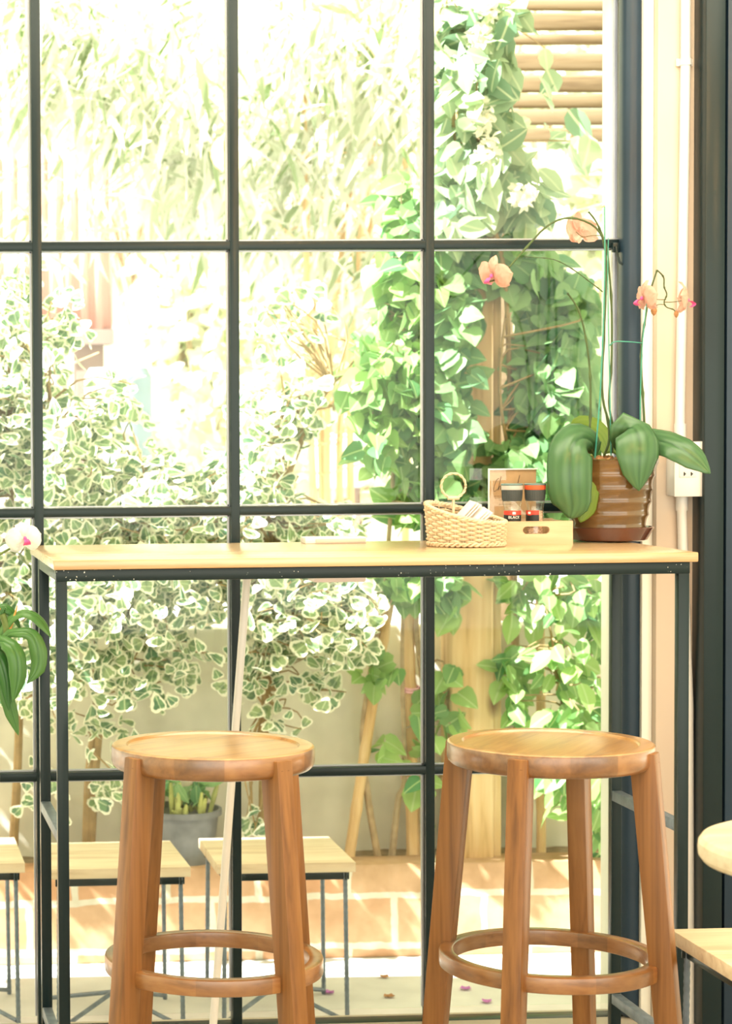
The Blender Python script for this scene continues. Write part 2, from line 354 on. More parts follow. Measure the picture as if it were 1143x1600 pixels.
# leaf shapes: x across, y along, z out of the face; each with how near the rim its points lie
def ring_template(outline, centre, fold=.14, droop=.1, inner=.6):
    pts = [V((centre[0], centre[1], 0))]; e = [0.0]; k = len(outline)
    for x, y in outline: pts.append(V((centre[0]+(x-centre[0])*inner, centre[1]+(y-centre[1])*inner, 0))); e.append(inner)
    for x, y in outline: pts.append(V((x, y, 0))); e.append(1.0)
    for p in pts: p.z = fold*abs(p.x) - droop*p.y*p.y
    F = []
    for i in range(k):
        j = (i+1) % k; F.append((0, 1+i, 1+j)); F.append((1+i, 1+k+i, 1+k+j)); F.append((1+i, 1+k+j, 1+j))
    return np.array([tuple(p) for p in pts]), F, np.array(e)
def mirror(half): return half + [(-x, y) for x, y in half[::-1] if abs(x) > 1e-6]
T_FIC = ring_template(mirror([(0, 0), (.2, .2), (.42, .55), (.5, .82), (.36, 1.0), (.12, 1.02), (0, .96)]), (0, .62), .2, .08)
T_HEART = ring_template(mirror([(0, .1), (.22, -.02), (.46, .15), (.5, .42), (.33, .75), (.1, 1.0), (0, 1.1)]), (0, .45), .18, .18)
T_OVAL = ring_template(mirror([(0, 0), (.2, .12), (.34, .4), (.3, .7), (.12, .95), (0, 1.08)]), (0, .5), .2, .22)
def lance():
    pts = [(0, 0, 0), (.06, .2, -.01), (-.06, .2, -.01), (.065, .5, -.06), (-.065, .5, -.06), (.035, .8, -.16), (-.035, .8, -.16), (0, 1, -.26)]
    F = [(0, 1, 2), (2, 1, 3), (2, 3, 4), (4, 3, 5), (4, 5, 6), (6, 5, 7)]
    return np.array(pts), F, np.array([0, 1, 1, 1, 1, 1, 1, 1.0])
T_LANCE = lance()
T_PETAL5 = None
def unit(a): return a/np.maximum(np.linalg.norm(a, axis=-1, keepdims=True), 1e-9)
def foliage(name, pos, tmpl, size, mat, parent, origin, up=(0, -.5, .8), spread=.8, down=.5, tone=None, axis=None):
    pos = np.asarray(pos, float); n = len(pos); T, F, E = tmpl
    nr = unit(rng.normal(size=(n, 3))*spread + np.array(up))
    ax = rng.normal(size=(n, 3))*.7 + np.array([0, 0, -down]) if axis is None else np.asarray(axis)+rng.normal(size=(n, 3))*.25
    ax = unit(ax - nr*np.sum(ax*nr, 1, keepdims=True)); sx = np.cross(ax, nr)
    sz = size*rng.uniform(.65, 1.2, n) if np.isscalar(size) else np.asarray(size)
    B = np.stack([sx, ax, nr], 1)*sz[:, None, None]
    vv = (np.einsum('ij,njk->nik', T, B) + pos[:, None, :] - np.array(origin)).reshape(-1, 3)
    k = len(T); ff = (np.array(F)[None] + (np.arange(n)*k)[:, None, None]).reshape(-1, 3)
    me = bpy.data.meshes.new(name); me.vertices.add(len(vv)); me.vertices.foreach_set('co', vv.ravel())
    me.loops.add(ff.size); me.loops.foreach_set('vertex_index', ff.ravel().astype(np.int32))
    me.polygons.add(len(ff)); me.polygons.foreach_set('loop_start', np.arange(0, ff.size, 3, dtype=np.int32))
    me.update(calc_edges=True); me.validate()
    rnd = rng.uniform(0, 1, n)**.6 if tone is None else np.clip(np.asarray(tone)+rng.normal(size=n)*.15, 0, 1)
    ca = me.color_attributes.new('leaf', 'FLOAT_COLOR', 'POINT')
    cc = np.zeros((n, k, 4)); cc[..., 0] = E; cc[..., 1] = rnd[:, None]; cc[..., 2] = np.abs(T[:, 0]); cc[..., 3] = 1
    ca.data.foreach_set('color', cc.astype(np.float32).ravel())
    me.polygons.foreach_set('use_smooth', [True]*len(me.polygons)); me.materials.append(mat)
    ob = bpy.data.objects.new(name, me); COL.objects.link(ob); ob.parent = parent; return ob
def blob(c, r, n):
    """points scattered through an ellipsoid"""
    d = unit(rng.normal(size=(n, 3))); q = rng.uniform(0, 1, n)**(1/2.4)
    return np.array(c) + d*q[:, None]*np.array(r)
def pxblobs(spec):
    """spec rows: x, y, depth, half width px, half height px, half depth m, count"""
    out = []
    for x, y, Y, hw, hh, hd, n in spec:
        k = Y/FPX; out.append(blob(P(x, y, Y), (hw*k, hd, hh*k), n))
    return out

# ------------------------------------------------------------------ structure
GZ = -.19           # patio level
D = 4.76            # window plane
SC = D/4.5285
X0, PW = .3992*SC, .4069*SC
Z1 = 1.32 + (1.5826-1.22)*SC; PH = .546*SC
TT = 1.0597         # bar top
def struct(name, mb, mat, label=None): return tag(mb.build(name, mat, None, angle=30), label, None, None, 'structure')
struct('floor', MB().box((1.0, 1.4, -.05), (11, 6.8, .1)), FLOORM)
struct('ceiling', MB().box((-1.0, .51, 2.8), (13, 8.5, .16)), CEILM)
struct('patio_ground', MB().box((1, 14.8, GZ-.05), (30, 20, .1)), CONC)
# window grid
bw = .0205; ztop = 2.70; zbot = P(500, 1594, D).z; xr = P(970, 700, D).x; zfloor = -.19
mb = MB(); xl = X0-2*PW
for i in range(-2, 3):
    mb.box((X0+i*PW, D, (ztop+zfloor)/2), (bw, .034, ztop-zfloor), .002)
for j in range(-1, 3):
    mb.box(((xl+xr)/2, D-.001, Z1-j*PH), (xr-xl, .030, bw*.92), .002)
mb.box(((xl+xr)/2, D, (zbot+zfloor)/2), (xr-xl, .05, zbot-zfloor), .003)
mb.box(((xl+xr)/2, D, ztop-.02), (xr-xl, .05, .06), .003)
win = tag(mb.build('window_1', STEEL, None, angle=30), 'tall dark steel grid window behind the bar table', None, None, 'structure')
MB().box(((xl+xr)/2, D+.012, (ztop+zbot)/2), (xr-xl, .004, ztop-zbot-.04)).build('glass_pane', GLASS, win)
mb = MB()   # thin putty beads round each pane, outside the bars
for i in range(-2, 3):
    xs = [X0+i*PW-bw/2-.003] + ([X0+i*PW+bw/2+.002] if False else [])
    for x in xs: mb.box((x, D+.004, (ztop+zbot)/2), (.004, .010, ztop-zbot-.05))
for j in range(-1, 3):
    for dz in (-bw/2-.0015, bw/2+.0015): mb.box(((xl+xr)/2, D+.004, Z1-j*PH+dz), (xr-xl, .010, .003))
mb.build('glazing_bead', BEAD, win)
h0 = P(962, 386, D-.03); mb = MB()
mb.tube([h0+V((0, .02, 0)), h0, h0+V((.002, -.004, -.02)), h0+V((.006, -.006, -.034)), h0+V((.012, -.006, -.038)), h0+V((.016, -.006, -.032))], .0028, 8)
mb.box(h0+V((.004, .012, 0)), (.018, .012, .022), .003); mb.build('latch', STEEL, win)
# white return outside the glass, right side
a = P(948, 700, D+.06).x; b = P(972, 700, D+.06).x
struct('trim_1', MB().box(((a+b)/2+.02, D+.07, 1.25), (b-a+.04, .06, 2.9), .004), WALLW)
a2 = P(957.5, 700, D+.035).x; struct('trim_2', MB().box((a2+.002, D+.034, 1.25), (.005, .012, 2.9)), plain('lavender_seal', (.40, .40, .55), .5))
# dark round-edged steel post
a = P(971.5, 700, 4.72).x; b = P(1002, 700, 4.72).x
struct('trim_3', MB().box(((a+b)/2, 4.735, 1.35), (b-a, .05, 2.7), .019, seg=6), POSTM, 'blue black steel post at the right end of the window')
# cream pier with its white reveal
yf = 4.685; a = P(1025, 700, yf).x; b = P(1120, 700, yf).x
struct('wall_right', MB().box(((a+b)/2+.2, yf+.09, 1.3), (b-a+.4, .18, 2.8), .003), WALLM)
mb = MB(); c_ = P(1003.5, 700, 4.705).x; mb.box(((a+c_)/2-.0005, 4.74, 1.35), (a-c_, .07, 2.7), .002)
struct('trim_4', mb, WALLW)
# dark steel door frame at the right edge
a = P(1100, 700, 4.62).x; b = P(1131, 700, 4.62).x
struct('trim_5', MB().box(((a+b)/2, 4.655, 1.35), (b-a, .07, 2.7), .003), STEEL, 'dark steel door frame post right of the cream pier')
b2 = P(1134, 700, 4.63).x
struct('trim_6', MB().box((b2+.06, 4.66, 1.35), (.12, .06, 2.7), .003), POSTM)
# garden
KY = 6.08; WY = 6.32; KZ = P(500, 1352, KY).z
struct('brick_kerb', MB().box((1.0, KY+.06, (KZ+GZ)/2), (9, .12, KZ-GZ), .006), BRICK, 'two course brick kerb of the planting bed')
mb = MB(); nx, ny = 160, 5; rows = []
for j in range(ny):
    rows.append([V((-3.5+9*i/nx, KY+.11+.16*j/(ny-1), KZ-.012+.008*random.random())) for i in range(nx+1)])
mb.strip(rows); mb.box((1.0, KY+.17, (KZ+GZ)/2-.02), (9, .14, KZ-GZ-.02)); struct('planting_bed', mb, SOIL)
wz = P(250, 984, WY).z
struct('wall_garden', MB().box((1.0, WY+.06, (wz+GZ)/2), (9, .12, wz-GZ), .004), GARDENWALL, 'low grey rendered garden wall behind the shrubs')

# ------------------------------------------------------------------ bar table
YF, YB, XL, XR = 4.2, 4.5709, .4127, 1.6254
tb = thing('bar_table', (1.02, 4.44, 0), 'long bar table with pine top and dark steel frame at the window', 'table'); O = tb.location
MB().box((1.0230, 4.442, TT-.0095), (1.2535, .528, .019), .0025).build('table_top', PINE, tb, O)
lw = .0215; zr = TT-.019
for x, y in ((XL, YF), (XR, YF), (XL, YB), (XR, YB)):
    MB().box((x, y, (zr-.0)/2), (lw, lw, zr), .0015).build('leg', STEEL, tb, O)
MB().box(((XL+XR)/2, YF-.0005, zr-.0115), (XR-XL+lw+.001, lw+.002, .0225), .0015).build('front_rail', RAIL, tb, O)
MB().box(((XL+XR)/2, YB, zr-.0115), (XR-XL, lw*.95, .0225), .0015).build('back_rail', STEEL, tb, O)
for x in (XL, XR):
    MB().box((x, (YF+YB)/2, zr-.0115), (lw*.95, YB-YF-lw, .022), .0015).build('side_rail', STEEL, tb, O)
    for z in (.5215+.0, .0872):
        MB().box((x, (YF+YB)/2, z), (lw*.95, YB-YF-lw+.002, lw), .0015).build('stretcher', GALV, tb, O)  # lighter steel here paints in window light on the dark frame's stretchers

# ------------------------------------------------------------------ bar stools
SZ, RZ, RS, RR = .7534, .380, .178, .192
def make_stool(loc, rz, label, tops=TEAKTOP, legs=TEAK, rings=TEAKRING, group='round bar stools'):
    t = thing('bar_stool', loc, label, 'stool', group, rz)
    r = RS; pr = [(0.0005, SZ-.041), (r-.014, SZ-.041), (r-.007, SZ-.039), (r-.002, SZ-.034), (r, SZ-.027), (r, SZ-.005), (r-.001, SZ-.002), (r-.0035, SZ-.0004), (r-.006, SZ), (r-.026, SZ), (r-.0275, SZ-.0012), (r-.0295, SZ-.0036), (r-.0325, SZ-.0040), (r-.045, SZ-.0026), (0.0005, SZ-.0026)]
    st_ = MB().lathe(pr, 96).build('seat', [tops, TEAKPLANKLIT], t, angle=35)
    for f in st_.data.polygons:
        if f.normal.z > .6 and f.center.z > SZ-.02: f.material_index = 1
    for q in range(4):
        A = q*PI/2; e = V((math.cos(A), math.sin(A), 0)); s = V((-math.sin(A), math.cos(A), 0))
        def quad(z, ro, ri, hw): return [e*ro+s*hw+V((0, 0, z)), e*ro-s*hw+V((0, 0, z)), e*ri-s*hw+V((0, 0, z)), e*ri+s*hw+V((0, 0, z))]
        zt = SZ-.008
        mb = MB(); mb.hexa(quad(0, r+.072, r+.034, .0165), quad(zt, r+.007, r-.037, .0172), .002)
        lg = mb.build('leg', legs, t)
        for k in (-1, 1):
            c = e*(r+.0085)+s*(k*.0072)+V((0, 0, zt-.020)); MB().tube([c-e*.004, c], .0040, 12).build('dowel_plug', PLUG, lg)
    h = .0285; R = RR; ri = R-.025; k = 96; prof = [(ri+.003, RZ-h), (R-.003, RZ-h), (R-.0008, RZ-h+.0012), (R, RZ-h+.004), (R, RZ-.004), (R-.0008, RZ-.0012), (R-.003, RZ), (ri+.003, RZ), (ri+.0008, RZ-.0012), (ri, RZ-.004), (ri, RZ-h+.004), (ri+.0008, RZ-h+.0012), (ri+.003, RZ-h)]
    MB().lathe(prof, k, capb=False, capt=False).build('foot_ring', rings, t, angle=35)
    return t
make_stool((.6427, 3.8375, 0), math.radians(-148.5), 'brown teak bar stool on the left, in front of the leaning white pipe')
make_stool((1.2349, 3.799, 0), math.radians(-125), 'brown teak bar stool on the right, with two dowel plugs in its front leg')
RT_R = .22; pc = P(1098+RT_R/2.98*FPX*.985, 1313, 2.98)
rt = thing('round_table', (pc.x, 2.98, 0), 'pale round wooden table cut off by the right edge, above the square stool', 'table'); zt = pc.z
MB().lathe([(.0005, zt-.038), (RT_R-.014, zt-.038), (RT_R-.006, zt-.035), (RT_R-.001, zt-.028), (RT_R, zt-.019), (RT_R-.001, zt-.010), (RT_R-.006, zt-.003), (RT_R-.014, zt), (.0005, zt)], 96).build('table_top', PALEROUND, rt)
MB().lathe([(.0005, 0), (.13, 0), (.13, .008), (.12, .014), (.03, .02), (.022, .04), (.022, zt-.05), (.06, zt-.038), (.0005, zt-.038)], 40).build('pedestal', STEEL, rt)

# ------------------------------------------------------------------ square plank stools
SH = .415; SW = .345
def make_square(loc, label, rz=0, group='square plank stools', dz=0):
    t = thing('square_stool', loc, label, 'stool', group, rz)
    MB().box((0, 0, SH-.0125), (SW, SW, .025), .0015).build('seat', PALE, t)
    f = MB(); q = SW/2-.022
    for s in (-1, 1):
        f.box((0, s*q, SH-.036), (2*q+.02, .006, .022), .001); f.box((s*q, 0, SH-.036), (.006, 2*q+.02, .022), .001)
    f.build('seat_frame', STEEL, t)
    def rebar(a, b, r=.0062):
        n = 28; pts = []; rr = []
        for i in range(n*2+1):
            pts.append(V(a).lerp(V(b), i/(2*n))); rr.append(r if i % 2 else r*.86)
        return MB().tube(pts, rr, 8)
    for sx in (-1, 1):
        for sy in (-1, 1): rebar((sx*q, sy*q, SH-.026), (sx*(q+.004), sy*(q+.004), 0)).build('leg', GALV, t)
    for sx in (-1, 1):
        for sy in (-1, 1): MB().tube([(sx*q, sy*q, .012), (sx*.004, sy*.004, .062)], .0058, 8).build('brace', GALV, t)
    return t
def sq_at(x, y, Yf, zt, label, rz=0):
    p = P(x, y, Yf); return (p.x+SW/2, Yf+SW/2, 0)
def zt_at(loc): return loc
p = P(80, 1366, 5.36); first = make_square((p.x+SW/2, 5.36+SW/2, GZ), 'square plank stool outside, left of the leaning pipe behind the brown stool legs')
second = copy_tree(first); p = P(340, 1360, 5.38); second.location = (p.x+SW/2+.004, 5.38+SW/2, GZ); second.rotation_euler.z = math.radians(-1.5)
second['label'] = 'square plank stool outside with its right corner in clear view between the bar stools'
third = copy_tree(first); p = P(39, 1352, 5.45); third.location = (p.x-SW/2, 5.45+SW/2, GZ); third['label'] = 'square plank stool outside, cut off by the left edge of the photo'
fourth = copy_tree(first); p = P(1047, 1468, 3.80); fourth.location = (p.x+SW/2, 3.80-SW/2, 0); fourth['label'] = 'square plank stool indoors at the lower right corner, under the pale round stool'

# ------------------------------------------------------------------ pole, strip, box under the top
pa = P(386, 896, 4.625); pb = P(333, 1600, 4.60); dv = (pb-pa).normalized(); t_ = (-pa.z+.004)/dv.z
pole = MB().tube([pa, pa+dv*t_], .0086, 16).build('white_pipe', WHITEP, None, pa+dv*t_); tag(pole, 'thin white pipe leaning up to the bar top, behind the left stool', 'pipe')
p0 = P(473, 851, 4.655); p1 = P(568, 851, 4.655); wd = p1.x-p0.x
ps = thing('power_strip', (p0.x+wd/2, 4.655, TT), 'flat white power strip lying at the back edge of the bar top', 'power strip')
MB().box((0, 0, .0068), (wd, .05, .0136), .002).build('body', WHITEP, ps); MB().box((.010, -.0258, .0065), (wd-.024, .002, .008), .0008).build('front_plate', plain('rosy_plastic', (.62, .50, .44), .5), ps)
p0 = P(490, 902, 4.40); p1 = P(572, 902, 4.40); wd = p1.x-p0.x; z0 = P(530, 910, 4.40).z
tag(MB().box((p0.x+wd/2, 4.43, (z0+zr)/2), (wd, .06, zr-z0), .004).build('cable_box', plain('rosy_white_plastic', (.80, .70, .68), .4), None, (p0.x+wd/2, 4.43, zr)), 'pinkish white flat cable box fixed under the bar top', 'cable box')

# ------------------------------------------------------------------ wicker basket
bc = P(728, 852, 4.47); bc.z = TT
bk = thing('wicker_basket', bc, 'pale wicker basket with ring handle at the left end of the things on the bar', 'basket')
RX, RY, RO = .074, .056, math.radians(-14)
def bas(a, z, off=0, flare=.0):
    k = 1+.10*z/.09
    x = (RX*k+off)*math.cos(a); y = (RY*k+off)*math.sin(a)
    return V((x*math.cos(RO)-y*math.sin(RO), x*math.sin(RO)+y*math.cos(RO), z))
def rimh(a):
    c = .5+.5*math.cos(a-math.radians(158)); return .050 + .040*c**1.3
NS = 30; mb = MB()
for i in range(NS):
    a = 2*PI*i/NS; mb.tube([bas(a, .004), bas(a, rimh(a)*.5), bas(a, rimh(a))], .0016, 5)
rows = 11
for r_ in range(rows):
    u = (r_+.6)/rows; pts = []
    n = NS*4
    for i in range(n):
        a = 2*PI*i/n; off = .0034*math.cos(NS*a/2 + PI*(r_ % 2)); pts.append(bas(a, .004+u*(rimh(a)-.006), off))
    mb.tube(pts, .0029, 5, True)
mb.build('woven_body', WICKER, bk)
mb = MB()
for ph in (0, 2.1, 4.2):
    pts = []
    for i in range(150):
        a = 2*PI*i/150; pts.append(bas(a, rimh(a)+.0022*math.sin(17*a+ph), .0030*math.cos(17*a+ph)))
    mb.tube(pts, .0028, 6, True)
mb.build('rim', WICKER, bk)
mb = MB()
for ph in (0, PI):
    pts = [bas(2*PI*i/180, .006+.003*math.sin(20*2*PI*i/180+ph), .003+.0015*math.cos(20*2*PI*i/180+ph)) for i in range(180)]
    mb.tube(pts, .0024, 5, True)
pts = []
mb.lathe([(.0005, .002), (.045, .002), (.045, .0045), (.0005, .0045)], 24); mb.build('base', WICKER, bk)
hc = P(708, 759, 4.50)-bc; mb = MB(); rh = 19.5*4.5/FPX
for ph in (0, PI):
    pts = []
    for i in range(72):
        a = 2*PI*i/72; q = rh+.0013*math.cos(7*a+ph); pts.append(hc+V((q*math.cos(a), .0016*math.sin(7*a+ph), q*math.sin(a))))
    mb.tube(pts, .0017, 6, True)
mb.tube([hc+V((-.012, 0, -rh)), hc+V((.012, 0, -rh))], .004, 8)
mb.tube([hc+V((0, 0, -rh)), V((hc.x, hc.y, .05))], .003, 8)
mb.build('handle', WICKER, bk)
for i, (dx, dy, ang, ln) in enumerate(((-.019, .008, 43, .088), (-.0135, .007, 44, .086), (-.008, .006, 45, .084), (-.001, -.004, 48, .076), (.0055, -.005, 48, .074), (.012, -.006, 48, .072))):
    c = bc + V((dx+.006, dy, (.060 if i < 3 else .053)-.0012*(i % 3)))
    rot = Matrix.Rotation(math.radians(ang), 3, 'Y') @ Matrix.Rotation(math.radians(8 if i < 3 else 28), 3, 'Z')
    o = MB().box((0, 0, 0), (.0028, .034, ln), .0008).build('paper_napkin', PAPER, None); o.location = c; o.rotation_euler = rot.to_euler()
    tag(o, ['white folded napkin farthest left in the wicker basket', 'white folded napkin second from left in the wicker basket', 'white folded napkin third from left in the wicker basket', 'white folded napkin third from right in the wicker basket', 'white folded napkin second from right in the wicker basket', 'white folded napkin farthest right and lowest in the wicker basket'][i], 'napkin', 'folded napkins in the basket')

# ------------------------------------------------------------------ bamboo caddy, grinders, card
yc = 4.48; c0 = P(780, 853, yc); c1 = P(894.5, 853, yc); cw = c1.x-c0.x; ch = .0495; cd = .135
cx = (c0.x+c1.x)/2; cad = thing('wooden_caddy', (cx, yc+cd/2, TT), 'small pale wooden caddy with slot handles holding two grinders', 'caddy')
def slotpanel(wd, ht, y0, y1, sw, sh, zc):
    t = MB(); bm = t.bm; n = 10; hole = []
    for i in range(n+1):
        a = -PI/2+PI*i/n; hole.append((sw/2-sh/2+sh/2*math.cos(a), zc+sh/2*math.sin(a)))
    for i in range(n+1):
        a = PI/2+PI*i/n; hole.append((-sw/2+sh/2+sh/2*math.cos(a), zc+sh/2*math.sin(a)))
    k = len(hole); outer = []
    for x, z in hole:
        dx, dz = x/(sw/2), (z-zc)/(sh/2)
        if abs(dz) > .999 or abs(x) < sw/2-sh/2+1e-6: outer.append((x*1.0, ht if z > zc else 0))
        else: outer.append((math.copysign(wd/2, x), zc + (z-zc)/(sh/2)*(ht-zc if z > zc else zc)))
    F = []; lay = {}
    for y in (y0, y1):
        lay[y] = ([bm.verts.new((x, y, z)) for x, z in hole], [bm.verts.new((x, y, z)) for x, z in outer])
    cor = {}
    for y in (y0, y1):
        H, Q = lay[y]
        for i in range(k):
            j = (i+1) % k; bm.faces.new((H[i], H[j], Q[j], Q[i]))
    for i in range(k):
        j = (i+1) % k; bm.faces.new((lay[y0][0][i], lay[y0][0][j], lay[y1][0][j], lay[y1][0][i])); bm.faces.new((lay[y0][1][i], lay[y0][1][j], lay[y1][1][j], lay[y1][1][i]))
    for y in (y0, y1):   # the four corners
        H, Q = lay[y]
    bmesh.ops.recalc_face_normals(bm, faces=bm.faces); return t
def slot_boxes(wd, ht, y0, th, sw, sh, zc):
    """panel with a round-ended slot: four boards round the opening and rounded fillets"""
    t = MB(); y = y0+th/2
    t.box((0, y, (zc-sh/2)/2), (wd, th, zc-sh/2)); t.box((0, y, (ht+zc+sh/2)/2), (wd, th, ht-zc-sh/2))
    for s in (-1, 1):
        t.box((s*(wd/2+sw/2)/2, y, zc), ((wd-sw)/2, th, sh)); r = sh/2; ol = [(s*sw/2, zc+r)]
        n = 8
        for i in range(n+1):
            a = PI/2*i/n; ol.append((s*(sw/2-r+r*math.sin(a)), zc+r*math.cos(a)))
        t.prism(ol, y0, y0+th); t.prism([(x, 2*zc-z) for x, z in ol], y0, y0+th)
    return t
for yy in (-cd/2, cd/2-.008): slot_boxes(cw, ch, yy, .008, .056, .0155, .031).build('end_panel', BAMBOOBOX, cad, angle=30)
for s in (-1, 1): MB().box((s*(cw/2-.004), 0, ch/2-.001), (.008, cd-.016, ch-.002), .0008).build('side_panel', BAMBOOBOX, cad)
MB().box((0, 0, .004), (cw-.016, cd-.016, .006)).build('bottom', BAMBOOBOX, cad)
def text_mesh(s, size, mat_name=None):
    cu = bpy.data.curves.new('txt', 'FONT'); cu.body = s; cu.size = size; cu.align_x = 'CENTER'; cu.align_y = 'CENTER'; cu.extrude = .0001; cu.resolution_u = 2
    ob = bpy.data.objects.new('txt', cu); COL.objects.link(ob); bpy.context.view_layer.update()
    me = bpy.data.meshes.new_from_object(ob.evaluated_get(bpy.context.evaluated_depsgraph_get())); bpy.data.objects.remove(ob); bpy.data.curves.remove(cu); return me
def grinder(px, label, collar, fill, ltxt, turn):
    p = P(px, 800, yc+.050); g = thing('spice_grinder', (p.x, yc+.050, TT+.0072), label, 'grinder', 'spice grinders in the caddy'); r = .0212
    gl = MB().lathe([(.0005, .001), (.017, .001), (.0185, .004), (.0178, .040), (.0165, .066), (.0175, .074), (.0195, .080), (.0195, .083)], 32, capt=False).build('glass_jar', JARG, g)
    MB().lathe([(.0005, .002), (.0168, .003), (.016, .040), (.015, .062), (.0005, .064)], 24).build('contents', fill, g)
    MB().lathe([(.0195, .083), (.0200, .085), (.0208, .100), (.0214, .107)], 40, capb=True, capt=True).build('grip', CAPG, g)
    MB().lathe([(.0216, .1065), (.0220, .1075), (.0220, .1150), (.0216, .1155)], 40).build('collar', collar, g)
    MB().lathe([(.0222, .1155), (.0226, .1165), (.0226, .1185), (.0215, .1195), (.0005, .1197)], 40).build('cap', CAPT, g)
    rb = MB()
    for i in range(30):
        a = 2*PI*i/30; e = V((math.cos(a), math.sin(a), 0)); rb.tube([e*.0203+V((0, 0, .087)), e*.0214+V((0, 0, .105))], .0005, 5)
    rb.build('grip_ribs', CAPG, g)
    def band(z0, z1, r0, a0, a1, mat, name, par):
        rows = [[V((r0*math.cos(math.radians(a0+(a1-a0)*i/20)), r0*math.sin(math.radians(a0+(a1-a0)*i/20)), z)) for i in range(21)] for z in (z0, z1)]
        return MB().strip(rows).build(name, mat, par)
    lo = band(.030, .0545, .0188, -170+turn, -30+turn, LBLK, 'label', g); band(.0545, .0630, .0188, -170+turn, -30+turn, LRED, 'red_band', lo)
    band(.0545, .0605, .01895, -104+turn, -84+turn, LWHT, 'emblem', lo); band(.0533, .0557, .01898, -108+turn, -80+turn, LRED, 'emblem_ribbon', lo)
    def wrap(s, size, zc, ac, rr, mat, name):
        me = text_mesh(s, size); me.materials.clear(); me.materials.append(mat)
        for v in me.vertices:
            a = math.radians(ac)+v.co.x/rr; z = v.co.y+zc; q = rr+v.co.z; v.co = V((q*math.cos(a), q*math.sin(a), z))
        o = bpy.data.objects.new(name, me); COL.objects.link(o); o.parent = lo
    if ltxt: wrap(ltxt, .0082, .0492, -92+turn, .0190, LWHT, 'lettering')
    return g
grinder(799.5, 'spice grinder with grey collar and black label, left one in the caddy', CAPB, PEPPER, 'BLACK', 0)
grinder(835.5, 'spice grinder with red collar and pinkish filling, right one in the caddy', CAPR, SALT, None, -52)
# card
ys = 4.645; s0 = P(763, 732, ys); s1 = P(838, 732, ys); sw = s1.x-s0.x; sh = s0.z-TT
cd_ = thing('menu_card', (s0.x+sw/2, ys, TT), 'kraft menu card with black handwriting in a clear stand behind the grinders', 'sign')
card = MB().box((0, 0, sh/2+.002), (sw-.003, .0012, sh-.010)).build('card', KRAFT, cd_)
mb = MB(); mb.box((0, -.0030, sh/2), (sw, .0022, sh)); mb.build('clear_stand', ACRYL, cd_)
MB().box((0, 0, .0015), (sw, .05, .003)).build('stand_foot', ACRYL, cd_)
mb = MB(); mb.box((0, -.001, sh-.002), (sw+.002, .006, .0028), .0005); mb.box((-sw/2, -.001, sh/2), (.0022, .006, sh), .0005); mb.build('bright_edge', plain('frosted_edge', (.85, .90, .84), .5), cd_)
mb = MB(); mb.box((-sw/2-.0175, .022, sh/2), (.035, .002, sh)); mb.build('clear_wing', ACRYL, cd_)
ox, oz = -sw/2, sh
def st(pts, r=.0007):   # pen strokes measured in photo px from the card's top left corner
    k = ys/FPX; return [V((ox+x*k, -.0046, oz-y*k)) for x, y in pts], r*.9
mb = MB()
strokes = [[(16, 15.5), (12, 18.5), (8.5, 27), (7, 34), (9, 36.5), (13, 32.5)], [(19.5, 12.5), (16.5, 24), (13.8, 35), (16.5, 29), (18.3, 27.8), (17.8, 34)], [(21, 31), (24, 28), (23, 26), (20, 30), (21, 33), (26, 30)], [(27, 31), (30, 28), (29, 26), (26, 30), (28, 33), (32, 30)], [(33, 27), (33, 33), (35, 28), (38, 28)], [(40, 27), (38, 30), (41, 32), (38, 34)], [(49, 11), (46, 24), (45, 29)], [(44.4, 32.5), (44.2, 33.5)]]
for s_ in strokes: q, r_ = st(s_); mb.tube(spline(q, 14), .00052, 6)
mb.build('handwriting', INK, card)
mb = MB(); k = ys/FPX
for y, xs in ((44, (8, 30)), (47, (9, 28)), (50, (16, 34)), (57, (16, 36))):
    x = xs[0]
    while x < xs[1]:
        l_ = 2+random.random()*3; mb.box((ox+(x+l_/2)*k, -.0044, oz-y*k), (l_*k, .0003, .9*k)); x += l_+1.2
mb.build('small_print', INKSOFT, card)

# ------------------------------------------------------------------ orchid in the brown pot
oy = 4.60; oc = P(951, 848, oy); oc.z = TT
sau = MB().lathe([(.0005, .001), (.070, .001), (.078, .004), (.089, .024), (.092, .030), (.0885, .0315), (.083, .026), (.075, .010), (.0005, .008)], 64).build('plant_saucer', GLAZEDARK, None); sau.location = (oc.x, oy, TT)
tag(sau, 'round dark brown glazed saucer under the orchid pot on the bar', 'saucer')
pz = TT+.0095; orc = thing('potted_orchid', (oc.x-.003, oy, pz), 'orchid with pink flowers in a ribbed brown glazed pot on the bar', 'plant'); O = orc.location
ph = P(951, 717, oy).z-pz; prof = [(.0005, 0), (.071, 0)]; nr = 6
def pr_(u): return .071 + (.102-.071)*u**.9
for i in range(nr):
    for q in range(7):
        u = (i+q/7)/nr; prof.append((pr_(u) + .0028*(1-min(1, abs(q-5)/2.2)), ph*u))
prof += [(.104, ph-.003), (.105, ph), (.100, ph+.001), (.094, ph-.003), (.090, ph-.02), (.0005, ph-.02)]
MB().lathe(prof, 72).build('pot', GLAZE, orc, angle=60)
mb = MB()
for i in range(160):
    a = random.random()*2*PI; r_ = .085*math.sqrt(random.random()); rot = Matrix.Rotation(random.random()*3, 3, 'X') @ Matrix.Rotation(random.random()*3, 3, 'Z')
    mb.box((r_*math.cos(a), r_*math.sin(a), ph-.012+random.random()*.012), (.018, .011, .007), .0015, rot)
mb.build('bark_chips', BARKCHIP, orc)
def ol(name, pts, wds, nrm, mat=ORCH, lab=None, **kw):
    o = strap(name, [P(*p) for p in pts], wds, nrm, mat, orc, O, **kw)
    if lab: o['label'] = lab
    return o
